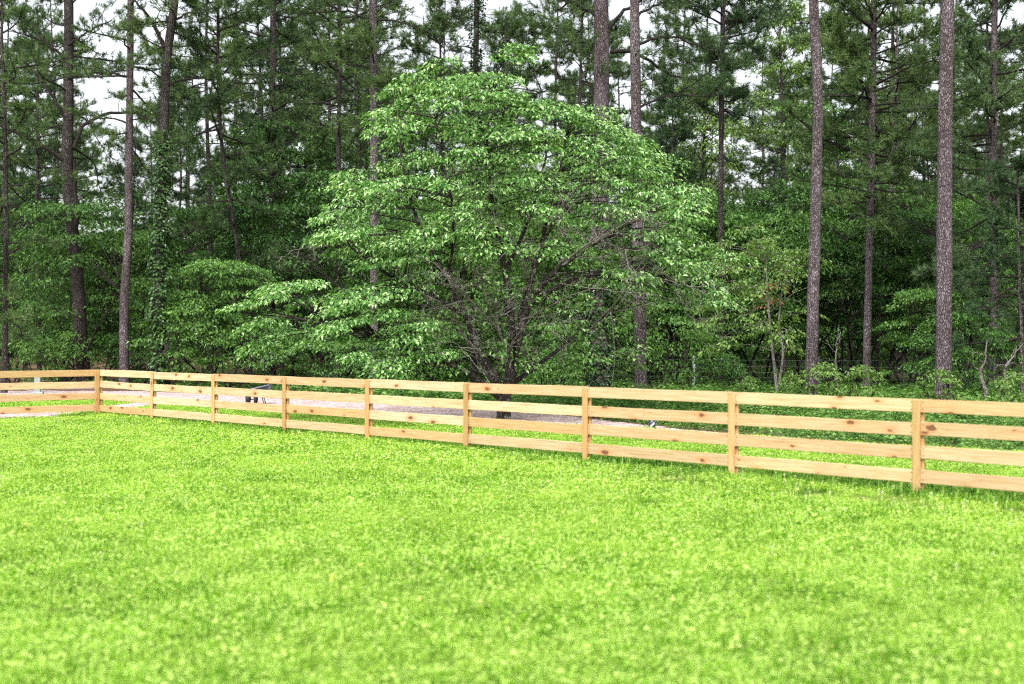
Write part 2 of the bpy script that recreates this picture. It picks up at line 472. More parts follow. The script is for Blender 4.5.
tag(ribbon('driveway', DRV_NEAR, DRV_FAR, 0.012, M_gravel, 3), kind='structure')
tag(ribbon('path', PATH_NEAR, PATH_FAR, 0.016, M_gravel, 4, 0.08), kind='structure')

def in_poly(x, y, poly):
    x = np.asarray(x); y = np.asarray(y); ins = np.zeros(x.shape, bool)
    n = len(poly)
    for k in range(n):
        x1, y1 = poly[k]; x2, y2 = poly[(k + 1) % n]
        c = ((y1 > y) != (y2 > y)) & (x < (x2 - x1) * (y - y1) / (y2 - y1 + 1e-12) + x1)
        ins ^= c
    return ins
DRV_POLY = [tuple(G(*p)) for p in DRV_NEAR] + [tuple(G(*p)) for p in DRV_FAR[::-1]]
PATH_POLY = [tuple(G(*p)) for p in PATH_NEAR] + [tuple(G(*p)) for p in PATH_FAR[::-1]]
# lawn: everything on the camera's side of the driveway's near edge, ending along the weeds at the right
LAWN_POLY = [(-40, -12), (30, -12), (26, 8)] + [tuple(G(*p)) for p in ((1300, 462), (1100, 457), (1000, 453), (900, 449), (820, 444))] + \
            [tuple(G(*p)) for p in DRV_NEAR[::-1] if p[0] > -300 and p[0] < 800] + [(-40, 42)]
def poly_sheet(name, poly, z, mat, step=1.0):
    import bmesh
    bm = bmesh.new()
    vs = [bm.verts.new((p[0], p[1], float(gz(p[0], p[1])) + z)) for p in poly]
    f = bm.faces.new(vs)
    bmesh.ops.triangulate(bm, faces=[f])
    for fc in bm.faces:
        if fc.normal.z < 0: fc.normal_flip()
    me = bpy.data.meshes.new(name); bm.to_mesh(me); bm.free(); me.materials.append(mat)
    o = bpy.data.objects.new(name, me); COL.objects.link(o); return o
tag(poly_sheet('lawn', LAWN_POLY, 0.006, M_lawn), kind='structure')

# ------------------------------------------------------------------ scatter (grass, ground cover, flowers): GN on one object
def scatter(name, pts, scl, clumps, mat, seed):
    me = bpy.data.meshes.new(name)
    me.vertices.add(len(pts)); me.vertices.foreach_set('co', np.asarray(pts, np.float32).ravel())
    a = me.attributes.new('scl', 'FLOAT', 'POINT'); a.data.foreach_set('value', np.asarray(scl, np.float32))
    o = bpy.data.objects.new(name, me); COL.objects.link(o); me.materials.append(mat)
    ng = bpy.data.node_groups.new(name + '_scatter', 'GeometryNodeTree')
    ng.interface.new_socket('Geometry', in_out='INPUT', socket_type='NodeSocketGeometry')
    ng.interface.new_socket('Geometry', in_out='OUTPUT', socket_type='NodeSocketGeometry')
    N = ng.nodes.new; K = ng.links.new
    gi = N('NodeGroupInput'); go = N('NodeGroupOutput')
    ip = N('GeometryNodeInstanceOnPoints'); j = N('GeometryNodeGeometryToInstance')
    for c in clumps:
        ob = bpy.data.objects.new(name + '_clump', c)
        oi = N('GeometryNodeObjectInfo'); oi.inputs['Object'].default_value = ob; oi.inputs['As Instance'].default_value = False
        K(oi.outputs['Geometry'], j.inputs[0])
    K(gi.outputs[0], ip.inputs['Points']); K(j.outputs[0], ip.inputs['Instance'])
    ip.inputs['Pick Instance'].default_value = True
    ri = N('FunctionNodeRandomValue'); ri.data_type = 'INT'; ri.inputs[4].default_value = 0; ri.inputs[5].default_value = len(clumps) - 1
    ri.inputs['Seed'].default_value = seed
    K(ri.outputs[2], ip.inputs['Instance Index'])
    rr = N('FunctionNodeRandomValue'); rr.data_type = 'FLOAT_VECTOR'; rr.inputs[0].default_value = (-0.08, -0.08, 0); rr.inputs[1].default_value = (0.08, 0.08, 6.283)
    K(rr.outputs[0], ip.inputs['Rotation'])
    na = N('GeometryNodeInputNamedAttribute'); na.data_type = 'FLOAT'; na.inputs['Name'].default_value = 'scl'
    K(na.outputs[0], ip.inputs['Scale'])
    K(ip.outputs[0], go.inputs[0])
    md = o.modifiers.new('scatter', 'NODES'); md.node_group = ng
    return o

def grass_clump(seed, rad, nb, hmin, hmax, w, broad=0.0):
    rng = np.random.default_rng(seed); mb = MB()
    r = rad * np.sqrt(rng.random(nb)); a = rng.random(nb) * 6.283
    base = np.stack([r * np.cos(a), r * np.sin(a), np.zeros(nb) - 0.005], -1)
    h = hmin + (hmax - hmin) * rng.random(nb) ** 1.5
    az = rng.random(nb) * 6.283; lean = 0.25 + 0.75 * rng.random(nb)
    d = np.stack([np.cos(az), np.sin(az), np.zeros(nb)], -1); s = np.stack([-np.sin(az), np.cos(az), np.zeros(nb)], -1)
    ww = (w * (0.7 + 0.7 * rng.random(nb)))[:, None]
    up = np.array([0, 0, 1.0])
    m = base + up * (h * 0.62)[:, None] + d * (h * lean * 0.28)[:, None]
    t = base + up * (h * (1.0 - 0.35 * lean))[:, None] + d * (h * lean * 0.9)[:, None]
    V = np.stack([base - s * ww, base + s * ww, m + s * ww * 0.85, m - s * ww * 0.85, t], 1).reshape(-1, 3)
    b = np.arange(nb)[:, None] * 5
    rv = rng.random(nb)
    mb.add(V, b + [0, 1, 2, 3], rv)
    mb.add(V, b + [3, 2, 4], rv)
    if broad:
        k = int(nb * broad)
        r = rad * np.sqrt(rng.random(k)); a = rng.random(k) * 6.283
        p = np.stack([r * np.cos(a), r * np.sin(a), hmin * 0.5 + (hmax - hmin) * 0.7 * rng.random(k)], -1)
        az = rng.random(k) * 6.283
        dd = np.stack([np.cos(az), np.sin(az), 0.15 + 0 * az], -1)
        leaves(mb, p, dd, np.array([0, 0, 1.0]) + 0.35 * rng.normal(size=(k, 3)), 0.017 + 0.015 * rng.random(k), 0.8, 0.1, 0.1, rv[:1].repeat(k) * 0 + rng.random(k))
    return mb

rng = np.random.default_rng(11)
def field(poly, bounds, dens, seed, keep=None):
    rg = np.random.default_rng(seed)
    x0, x1, y0, y1 = bounds
    st = 1.0 / math.sqrt(dens)
    X, Y = np.meshgrid(np.arange(x0, x1, st), np.arange(y0, y1, st))
    n = X.size
    x = X.ravel() + st * (rg.random(n) - 0.5) * 1.1; y = Y.ravel() + st * (rg.random(n) - 0.5) * 1.1
    ok = in_poly(x, y, poly) if poly is not None else np.ones(n, bool)
    ok &= (np.abs(x) < 0.40 * y + 2.2)
    if keep is not None: ok &= keep(x, y, rg)
    return x[ok], y[ok], rg

def pat(x, y):      # slow patchiness of the lawn
    return (np.sin(x * 1.1 + 2 * np.sin(y * 0.5)) + np.sin(y * 0.9 + 1.7 * np.sin(x * 0.7 + 1)) + np.sin(x * 2.7 - y * 1.9) * 0.6 + np.sin(x * 0.45 + y * 0.4) * 1.0) / 3.6

def keep_lawn(x, y, rg):
    off, al = fence_off(x, y)
    bare = np.exp(-((off + 0.75) / 0.45) ** 2) * sm(12.0, 15.5, al) * 0.85      # trampled strip before the right-hand boards
    ok = rg.random(len(x)) > bare
    ok &= ~in_poly(x, y, PATH_POLY)
    ok &= rg.random(len(x)) > 0.0 * sm(0.86, 0.97, 0.5 + 0.5 * np.sin(x * 2.1 + 1.7 * np.sin(y * 1.3 + 2)) * np.sin(y * 1.7 + 1.2 * np.sin(x * 0.9)))
    return ok
gx, gy, rg = field(LAWN_POLY, (-18, 14, 4.5, 44), 19.0, 21, keep_lawn)
off, al = fence_off(gx, gy)
gs = 0.75 + 0.5 * rg.random(len(gx)) - 0.16 * pat(gx, gy)
gs *= 1 + 0.70 * np.exp(-((off - 0.10) / 0.40) ** 2) * (rg.random(len(gx)) > 0.3) * sm(16, 9, al)
gs *= 1 + 0.60 * sm(-4.5, -1, off) * sm(0.2, -1, off) * sm(3, 9, al) * sm(20, 14, al)
clumps = [grass_clump(100 + k, 0.25, 330, 0.025, 0.090, 0.0024, 0.35).mesh('grass_tuft', M_grass) for k in range(5)]
lg = scatter('grass', np.stack([gx, gy, gz(gx, gy) + 0.006], -1), gs, clumps, M_grass, 5)
tag(lg, 'bright green mown grass covering the lawn in front of and behind the fence', 'grass', kind='stuff')

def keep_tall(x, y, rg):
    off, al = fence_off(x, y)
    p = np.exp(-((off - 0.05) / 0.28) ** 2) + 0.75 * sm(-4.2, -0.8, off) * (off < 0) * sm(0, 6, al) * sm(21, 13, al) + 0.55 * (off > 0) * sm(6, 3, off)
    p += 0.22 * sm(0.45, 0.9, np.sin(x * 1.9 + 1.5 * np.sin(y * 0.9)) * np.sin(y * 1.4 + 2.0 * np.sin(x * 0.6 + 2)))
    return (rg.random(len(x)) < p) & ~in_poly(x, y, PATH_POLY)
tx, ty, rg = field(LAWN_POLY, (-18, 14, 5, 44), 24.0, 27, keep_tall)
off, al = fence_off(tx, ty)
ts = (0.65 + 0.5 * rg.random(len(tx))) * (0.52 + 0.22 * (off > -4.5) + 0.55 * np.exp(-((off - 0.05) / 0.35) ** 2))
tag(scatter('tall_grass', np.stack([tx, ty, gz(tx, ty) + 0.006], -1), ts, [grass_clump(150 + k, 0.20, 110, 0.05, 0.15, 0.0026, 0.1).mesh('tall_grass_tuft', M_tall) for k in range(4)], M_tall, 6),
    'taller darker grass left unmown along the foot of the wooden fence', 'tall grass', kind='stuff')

# clover heads and dandelions: too many to count
M_white = plain('clover_white', (0.72, 0.74, 0.50), 0.7)
M_yell = plain('dandelion_yellow', (0.55, 0.58, 0.10), 0.6)
def flower_mesh(seed, mat, r):
    rg = np.random.default_rng(seed); mb = MB(); k = 26
    d = nrm(rg.normal(size=(k, 3)) * [1, 1, 0.6] + [0, 0, 0.3])
    tube(mb, [(0, 0, 0), (0.004, 0.002, 0.05), (0.0, 0.006, 0.09)], [0.0012, 0.001, 0.001], 4)
    leaves(mb, np.tile([[0.0, 0.006, 0.09]], (k, 1)), d, np.array([0.1, 0.2, 1.0]) + 0.1 * rg.normal(size=(k, 3)), r, 0.55, 0.1, 0.0, None, rg)
    return mb.mesh('flower_head', mat)
def keep_fl(x, y, rg):
    off, al = fence_off(x, y)
    p = np.exp(-((off + 1.0) / 1.3) ** 2) * (0.5 + 0.5 * sm(1, 5, al)) + 0.07 + 0.25 * (off > 0) * (off < 4)
    return (rg.random(len(x)) < p) & ~in_poly(x, y, PATH_POLY)
fx, fy, rg = field(LAWN_POLY, (-14, 12, 8, 34), 6.5, 33, keep_fl)
tag(scatter('clover_flowers', np.stack([fx, fy, gz(fx, fy)], -1), 0.8 + 0.5 * rg.random(len(fx)), [flower_mesh(k, M_white, 0.012) for k in (1, 2)], M_white, 7),
    'tiny white clover heads dotted through the lawn by the fence', 'clover flowers', kind='stuff')
fx, fy, rg = field(LAWN_POLY, (-14, 12, 8, 24), 0.12, 35)
tag(scatter('dandelions', np.stack([fx, fy, gz(fx, fy)], -1), 0.8 + 0.4 * rg.random(len(fx)), [flower_mesh(9, M_yell, 0.021), flower_mesh(8, M_yell, 0.018)], M_yell, 8),
    'small yellow dandelion heads dotted over the lawn', 'dandelions', kind='stuff')

# ground cover and weeds behind the driveway
def weed_clump(seed, rad, n, hmax, ls, mat):
    rg = np.random.default_rng(seed); mb = MB()
    r = rad * np.sqrt(rg.random(n)); a = rg.random(n) * 6.283
    p = np.stack([r * np.cos(a), r * np.sin(a), hmax * rg.random(n) * (1 - 0.6 * (r / rad) ** 2)], -1)
    az = rg.random(n) * 6.283
    d = np.stack([np.cos(az), np.sin(az), rg.random(n) * 0.5 - 0.15], -1)
    leaves(mb, p, d, np.array([0, 0, 1.0]) + 0.4 * rg.normal(size=(n, 3)), ls * (0.6 + 0.8 * rg.random(n)), 0.6, 0.12, 0.2, None, rg)
    for k in range(8):
        q = rg.integers(n); tube(mb, [(p[q, 0] * 0.5, p[q, 1] * 0.5, 0), p[q]], [0.003, 0.002], 4, 0.2)
    return mb.mesh('weed_clump', mat)
def keep_cov(x, y, rg):
    ok = ~in_poly(x, y, DRV_POLY) & ~in_poly(x, y, LAWN_POLY) & ~in_poly(x, y, PATH_POLY)
    q = (0.25 + 0.75 * sm(-14, -9, x)) * (0.10 + 0.90 * sm(43, 38, y))
    nn = 0.5 + 0.5 * np.sin(x * 0.9 + 1.1 * np.sin(y * 0.6)) * np.sin(y * 0.8 + 0.7)
    return ok & (rg.random(len(x)) < q * (0.75 + 0.25 * nn))
cx, cy, rg = field(None, (-30, 26, 17, 72), 10.0, 41, keep_cov)
cs = (0.55 + 0.7 * rg.random(len(cx))) * (0.7 + 0.5 * sm(26, 36, cy))
tag(scatter('ground_cover', np.stack([cx, cy, gz(cx, cy)], -1), cs, [weed_clump(200 + k, 0.32, 110, 0.34, 0.085, M_cover) for k in range(4)], M_cover, 9),
    'low leafy weeds and ivy carpeting the ground between the driveway and the woods', 'ground cover', kind='stuff')

# ------------------------------------------------------------------ wooden fence
BZ = [(0.873, 1.010), (0.630, 0.767), (0.385, 0.522), (0.137, 0.274)]
fence = empty('board_fence', (C0[0], C0[1], 0))
tag(fence, 'fresh pine four-board paddock fence with a corner post, crossing the lawn', 'fence')
frg = np.random.default_rng(77)
def in_fence(o, p, z, rz, tilt=0.0):
    o.parent = fence
    o.location = (p[0] - C0[0], p[1] - C0[1], z)
    o.rotation_euler = (0, tilt, rz)
    return o
def board_mesh(ln, h, th):
    mb = MB(); n = 13
    x = np.linspace(-ln / 2, ln / 2, n)
    warp = 0.006 * np.sin(x * 2.2 + frg.random() * 6) + 0.003 * frg.normal()
    top = h / 2 + 0.0016 * np.sin(x * 3 + frg.random() * 6) + 0.0008 * frg.normal(size=n)
    bot = -h / 2 + 0.0016 * np.sin(x * 2.4 + frg.random() * 6) + 0.0008 * frg.normal(size=n)
    b = 0.003
    prof = [(-th / 2 + b, 1, 0), (th / 2 - b, 1, 0), (th / 2, 1, -b), (th / 2, 0, b), (th / 2 - b, 0, 0), (-th / 2 + b, 0, 0), (-th / 2, 0, b), (-th / 2, 1, -b)]
    V = np.zeros((n, 8, 3))
    for k, (yy, tp, dz) in enumerate(prof):
        V[:, k] = np.stack([x, yy + warp, (top if tp else bot) + dz], -1)
    i = np.arange(n - 1)[:, None]; j = np.arange(8)[None, :]; j2 = (j + 1) % 8
    f = np.stack([i * 8 + j, (i + 1) * 8 + j, (i + 1) * 8 + j2, i * 8 + j2], -1).reshape(-1, 4)
    mb.add(V.reshape(-1, 3), f)
    mb.add(V[0], np.arange(8)[None, :]); mb.add(V[-1], np.arange(8)[::-1][None, :])
    return mb.mesh('rail', M_wood)
def link(name, me):
    o = bpy.data.objects.new(name, me); COL.objects.link(o); return o
def rect_post(w, d, h, seed, slope=0.0):
    mb = MB(); n = 9; rg = np.random.default_rng(seed)
    z = np.linspace(0, h, n); b = 0.005
    prof = np.array([(-w/2+b,-d/2),(w/2-b,-d/2),(w/2,-d/2+b),(w/2,d/2-b),(w/2-b,d/2),(-w/2+b,d/2),(-w/2,d/2-b),(-w/2,-d/2+b)])
    V = np.zeros((n, 8, 3)); V[..., :2] = prof[None] * (1 + 0.008 * rg.normal(size=(n, 1, 1))); V[..., 2] = z[:, None]
    i = np.arange(n - 1)[:, None]; j = np.arange(8)[None, :]; j2 = (j + 1) % 8
    mb.add(V.reshape(-1, 3), np.stack([i*8+j, i*8+j2, (i+1)*8+j2, (i+1)*8+j], -1).reshape(-1, 4))
    mb.add(V[-1], np.arange(8)[None, :]); mb.add(V[0], np.arange(8)[::-1][None, :])
    # turn the long side to run along object X for the grain of the material
    return mb
def vert_piece(name, w, d, h, p, z0, rz, seed):
    """a standing timber: its mesh is laid out along local X so the wood grain runs its length"""
    mb = rect_post(w, d, h, seed)
    me = mb.mesh(name, M_post)
    co = np.zeros(len(me.vertices) * 3, np.float32); me.vertices.foreach_get('co', co); co = co.reshape(-1, 3)
    co = np.stack([co[:, 2], co[:, 1], -co[:, 0]], -1)          # rotate about Y: up -> +X
    me.vertices.foreach_set('co', co.ravel()); me.update()
    o = link(name, me)
    o.parent = fence; o.location = (p[0] - C0[0], p[1] - C0[1], z0)
    from mathutils import Matrix
    m = Matrix.Rotation(rz, 3, 'Z') @ Matrix.Rotation(R(-90), 3, 'Y')
    o.rotation_euler = m.to_euler()
    return o
RZ = math.atan2(FD[1], FD[0]); RZL = math.atan2(FL[1], FL[0])
TH = 0.022
def run(dirv, rz, normal, n, first):
    for i in range(n):
        for (a, b) in BZ:
            mid = C0 + dirv * SP * (i + 0.5)
            o = link('rail', board_mesh(SP - 0.006, b - a, TH))
            in_fence(o, mid, (a + b) / 2 + frg.normal() * 0.004, rz, frg.normal() * 0.0018)
    for i in range(first, n + 1):
        p = C0 + dirv * SP * i
        vert_piece('post', 0.108, 0.036, 0.985 + 0.2, p + normal * (TH / 2 + 0.021), -0.2, rz, i * 7 + 1)
        vert_piece('batten', 0.088, 0.028, 0.998 + frg.normal() * 0.006 + 0.02, p - normal * (TH / 2 + 0.0175), -0.02, rz + frg.normal() * 0.01, i * 7 + 2)
run(FD, RZ, FN, 11, 0)
NL = FD.copy() * -1.0      # behind the short run is the side away from the lawn
run(FL, RZL, NL, 3, 1)
p = C0 + FL * 0.06 + FD * 0.0
vert_piece('batten', 0.088, 0.028, 0.99, C0 + FL * 0.075 + FD * 0.032, -0.02, RZL, 5)

# ------------------------------------------------------------------ tree building
def smooth_poly(pts, n):
    pts = np.asarray(pts, float)
    s = np.concatenate([[0], np.cumsum(np.linalg.norm(np.diff(pts, axis=0), axis=1))])
    t = np.linspace(0, s[-1], n)
    q = np.stack([np.interp(t, s, pts[:, k]) for k in range(3)], -1)
    if n > 6:
        for _ in range(2): q[1:-1] = (q[:-2] + 2 * q[1:-1] + q[2:]) / 4
    return q

def limb_path(p0, d0, L_, rg, n=8, curl=0.25, lift=0.12):
    pts = [np.array(p0, float)]; d = nrm(np.array(d0, float))
    for k in range(n - 1):
        d = nrm(d + curl * rg.normal(size=3) * [1, 1, 0.7] / math.sqrt(n) * 1.6 + np.array([0, 0, lift / n * (1 if k > n * 0.3 else -0.6)]))
        pts.append(pts[-1] + d * L_ / (n - 1))
    return np.array(pts)

def foliate_limb(limbs, needles, path, r0, rg, twigs=9, K=16, tl=0.2, w=0.006, start=0.3, tw=0.7):
    n = len(path)
    tube(limbs, path, np.linspace(r0, max(0.006, r0 * 0.25), n), 6, rg.random(), 0.08, rg, False)
    P, A = [], []
    m = max(1, twigs)
    for t in start + (1 - start) * rg.random(m):
        i = min(n - 2, int(t * (n - 1))); fr = t * (n - 1) - i
        b = path[i] * (1 - fr) + path[i + 1] * fr; dl = nrm(path[i + 1] - path[i])
        sd = nrm(np.cross(dl, [0, 0, 1])) * (1 if rg.random() < 0.5 else -1)
        L2 = tw * (0.4 + 0.8 * rg.random()) * (1.25 - 0.7 * t)
        dd = nrm(dl * (0.5 + 0.4 * rg.random()) + sd * (0.3 + rg.random()) + np.array([0, 0, 0.15 + 0.45 * rg.random()]))
        q = limb_path(b, dd, L2, rg, 4, 0.4, 0.3)
        tube(limbs, q, np.linspace(0.010, 0.005, 4), 4, rg.random(), 0, None, False)
        for u in (0.45, 0.75, 1.0):
            j = u * 3; ii = min(2, int(j)); P.append(q[ii] + (q[ii + 1] - q[ii]) * (j - ii) + 0.05 * rg.normal(size=3)); A.append(q[ii + 1] - q[ii] + [0, 0, 0.12])
    P.append(path[-1]); A.append(path[-1] - path[-2])
    tufts(needles, np.array(P), nrm(np.array(A)) , K, tl, w, rg)

def at_z(path, z):
    z = np.clip(z, path[0, 2], path[-1, 2])
    return np.array([np.interp(z, path[:, 2], path[:, k]) for k in range(3)])

def pine_crown(limbs, needles, path, z0, z1, n, Lm, rg, twigs=12, K=20, tl=0.2, w=0.008, prof=None, rb=0.035, az0=None, tw=0.7):
    for k in range(n):
        u = (k + rg.random()) / n
        z = z0 + (z1 - z0) * u
        c = at_z(path, z)
        a = rg.random() * 6.283 if az0 is None else az0 + rg.normal() * 0.9
        el = -0.10 + 0.55 * u + 0.2 * rg.normal()
        Lr = Lm * (prof(u) if prof else (0.55 + 0.45 * math.sin(math.pi * min(1, u * 0.9 + 0.15)))) * (0.6 + 0.6 * rg.random())
        d = np.array([math.cos(a) * math.cos(el), math.sin(a) * math.cos(el), math.sin(el)])
        q = limb_path(c, d, Lr, rg, 8, 0.3, 0.3)
        foliate_limb(limbs, needles, q, rb * (0.6 + 0.5 * Lr / Lm), rg, twigs, K, tl, w, 0.25, tw)

def trunk_mesh(mb, path, radii, rg, n=16):
    tube(mb, path, radii, n, 0.5, 0.035, rg)

def dead_stubs(mb, path, z0, z1, n, L_, rg):
    for k in range(n):
        z = z0 + (z1 - z0) * rg.random(); c = at_z(path, z); a = rg.random() * 6.283
        d = np.array([math.cos(a), math.sin(a), 0.1 + 0.4 * rg.normal()])
        LL = L_ * (0.3 + rg.random())
        q = limb_path(c, d, LL, rg, 6, 0.5, 0.2)
        tube(mb, q, np.linspace(0.016, 0.004, 6), 5, rg.random(), 0, None, False)
        for j in range(2):
            q2 = limb_path(q[2 + j], nrm(q[3] - q[2] + 0.6 * rg.normal(size=3)), LL * 0.45, rg, 4, 0.5, 0)
            tube(mb, q2, np.linspace(0.007, 0.003, 4), 4, rg.random(), 0, None, False)

def ivy_on(mb, path, radf, z0, z1, n, rg, ls=0.11, out=0.10):
    z = z0 + (z1 - z0) * rg.random(n) ** 1.1
    z = z[rg.random(n) < 0.35 + 0.65 * (0.5 + 0.5 * np.sin(z * 1.9 + 1.0) * np.sin(z * 4.7))]; n = len(z)
    c = np.array([at_z(path, q) for q in z]); a = rg.random(n) * 6.283
    rr = np.array([radf(q) for q in z])
    o = np.stack([np.cos(a), np.sin(a), np.zeros(n)], -1)
    lump = 0.5 + 0.5 * np.sin(z * 2.3 + a * 2) * np.sin(z * 5.1 + 1.3)
    p = c + o * (rr + out * lump * rg.random(n) + 0.01)[:, None]
    d = o * 0.7 + np.stack([-np.sin(a), np.cos(a), 0 * a], -1) * rg.normal(size=(n, 1)) * 0.6 + np.array([0, 0, -0.5])
    leaves(mb, p, d, o * 0.8 + [0, 0, 0.8] + 0.3 * rg.normal(size=(n, 3)), ls * (0.6 + 0.7 * rg.random(n)), 0.75, 0.1, 0.15, None, rg)

GUP = lambda D: 0.0
HERO = {}
def hero_pine(label, D, pix, w0, w1, seed, top=20.0, crown=None, limbs=(), stubs=None, ivy=None, bark=None, needle=None, stuffkey='pine_tree', cat='pine tree', forks=()):
    """pix: pixels along the trunk from the ground up (the trunk stands at depth D); w0, w1 its width in pixels at both ends"""
    rg = np.random.default_rng(seed)
    pix = list(pix)
    P = np.array([W(a, b, D) for a, b in pix])
    base = P[0].copy(); base[2] = float(gz(base[0], D))
    P = np.concatenate([[base - [0, 0, 0.25]], P[P[:, 2] > base[2] + 0.4]])
    sl = (P[-1] - P[-2]) / max(0.5, (P[-1] - P[-2])[2])
    dy = rg.normal() * 0.02
    if P[-1, 2] < top:
        h = top - P[-1, 2]
        P = np.concatenate([P, [P[-1] + np.array([sl[0] * 0.5, dy, 1]) * h * 0.5, P[-1] + np.array([sl[0] * 0.3, dy, 1]) * h]])
    path = smooth_poly(P, 40)
    path[2:-1, 1] += 0.04 * np.cumsum(rg.normal(size=37)) * 0.5
    zt = np.linspace(0, 1, 40)
    r0, r1 = w0 / F * D / 2, w1 / F * D / 2
    zref = (W(0, pix[-1][1], D)[2] - base[2])
    rz = np.where(path[:, 2] - base[2] < zref, r0 + (r1 - r0) * (path[:, 2] - base[2]) / max(zref, 0.1),
                  r1 * (1 - 0.75 * (path[:, 2] - base[2] - zref) / max(top - zref, 0.1)))
    rz = np.maximum(rz, 0.03); rz[0] *= 1.35; rz[1] *= 1.12
    loc = base.copy(); path = path - loc
    root = empty(stuffkey, tuple(loc)); tag(root, label, cat)
    tm = MB(); trunk_mesh(tm, path, rz, rg)
    tm.build('trunk', bark or M_bark, root, True)
    lm, nm = MB(), MB()
    for (pts, rr, fol) in limbs:
        q = np.array([W(a, b, D + (k / max(1, len(pts) - 1)) * dd_) for k, (a, b) in enumerate(pts) for dd_ in [fol[1] if isinstance(fol, tuple) else 0.0]]) - loc
        q = smooth_poly(q, 14); q[2:] += 0.02 * rg.normal(size=(12, 3))
        fo = fol[0] if isinstance(fol, tuple) else fol
        tube(lm, q, np.linspace(rr / F * D / 2, rr / F * D / 2 * 0.35, 14), 8, rg.random(), 0.06, rg, True)
        if fo:
            for t in np.linspace(0.35, 1, fo):
                i = min(12, int(t * 13)); a = rg.random() * 6.283
                dd = nrm(nrm(q[i + 1] - q[i]) * 0.6 + np.array([math.cos(a), math.sin(a), 0.25 + 0.4 * rg.random()]) * 0.7)
                foliate_limb(lm, nm, limb_path(q[i], dd, 0.5 + 0.9 * rg.random(), rg, 6, 0.4, 0.3), 0.014, rg, 5, 18, 0.19, 0.006, 0.3, 0.5)
        else:
            for t in np.linspace(0.3, 0.95, 6):
                i = min(12, int(t * 13))
                dd = nrm(nrm(q[i + 1] - q[i]) + 0.6 * rg.normal(size=3))
                q2 = limb_path(q[i], dd, 0.4 + 0.5 * rg.random(), rg, 5, 0.5, 0)
                tube(lm, q2, np.linspace(0.010, 0.003, 5), 4, rg.random(), 0, None, False)
    for c in (crown or []):
        pine_crown(lm, nm, path, c['z0'] - loc[2], c['z1'] - loc[2], c['n'], c['L'], rg, int(c.get('twigs', 9) * 1.45), int(c.get('K', 15) * 1.25), c.get('tl', 0.2), c.get('w', 0.0095), c.get('prof'), c.get('rb', 0.035), c.get('az'), c.get('tw', 0.7))
    if stubs: dead_stubs(lm, path, stubs[0], stubs[1], stubs[2], stubs[3], rg)
    if lm.v: lm.build('limbs', M_limb, root, True)
    if nm.v: nm.build('crown', needle or M_needle, root)
    if ivy:
        im = MB(); radf = lambda z: np.interp(z, path[:, 2], rz)
        ivy_on(im, path, radf, ivy[0], ivy[1], ivy[2], rg, 0.11, ivy[3] if len(ivy) > 3 else 0.12)
        im.build('ivy', M_ivy, root)
    HERO[label] = root
    return root

def zpx(py, D): return CAMZ + (HY - py) / F * D

# ---- the two bare trunks standing before the wood at the right
hero_pine('thick grey pine trunk, bare all the way up, behind the rightmost fence post', 31.0,
          [(944, 418), (944, 330), (945, 200), (946, 90), (948, 0), (949, -60)], 16.5, 13, 1, 22,
          crown=[dict(z0=12.5, z1=21.5, n=16, L=3.2, twigs=7, K=12)], stubs=(1.2, 6, 5, 0.5))
hero_pine('slim grey pine trunk bending left near its top, right of the dogwood', 34.5,
          [(811, 412), (812, 330), (816, 200), (818, 110), (818, 70), (814, 30), (813, 0), (814, -60)], 12.5, 9, 2, 21,
          crown=[dict(z0=13, z1=20.5, n=14, L=2.8, twigs=7, K=12)], stubs=(3, 9, 4, 0.4))
# ---- trunks rising behind the dogwood
hero_pine('straight grey pine trunk rising just right of the dogwood stems, without ivy', 34.0,
          [(641, 408), (640, 330), (637, 240), (636, 140), (635, 60), (634, 0), (634, -60)], 12.0, 9, 3, 21,
          limbs=[([(640, 44), (655, 38), (672, 36), (690, 43), (712, 50)], 3.2, 7), ([(639, 108), (650, 101), (668, 96), (690, 95), (716, 97)], 2.6, 5),
                 ([(638, 82), (650, 79), (664, 84)], 1.4, 0), ([(633, 20), (650, 8), (680, -6), (700, 10)], 3.0, 7)],
          crown=[dict(z0=12.5, z1=20.5, n=16, L=3.0)], stubs=(5, 9, 5, 0.5), bark=M_bark)
hero_pine('thick pine trunk with ivy climbing its lower half, behind the dogwood', 36.5,
          [(599, 404), (599, 330), (600, 240), (601, 140), (602, 60), (601, 0), (602, -60)], 19, 14, 4, 22,
          limbs=[([(611, 52), (628, 49), (645, 58), (668, 72), (700, 86)], 4.6, (7, 1.0)), ([(597, 16), (580, 6), (571, 0), (556, 12)], 4.0, 4),
                 ([(597, 44), (580, 42), (562, 46)], 3.0, 6), ([(609, 28), (622, 12), (645, -2), (668, -14)], 4.4, 5), ([(596, 95), (586, 80), (580, 66)], 2.6, 4)],
          crown=[dict(z0=13, z1=21.5, n=18, L=3.4)], ivy=(0.1, 4.4, 3000, 0.18))
hero_pine('dark straight pine rising behind the upper left edge of the dogwood', 44.0,
          [(374, 392), (374, 300), (374, 170), (374, 80), (373, 0), (373, -60)], 8.6, 7.4, 5, 21,
          limbs=[([(373, 22), (350, 10), (318, 12), (290, 14)], 2.6, 8), ([(374, 68), (392, 76), (412, 88)], 2.4, 5), ([(374, 60), (355, 56), (335, 64)], 2.0, 6)],
          crown=[dict(z0=zpx(120, 44), z1=zpx(45, 44), n=13, L=1.9, twigs=9), dict(z0=zpx(30, 44), z1=20.5, n=20, L=2.8)], stubs=(5, 8, 5, 0.9))
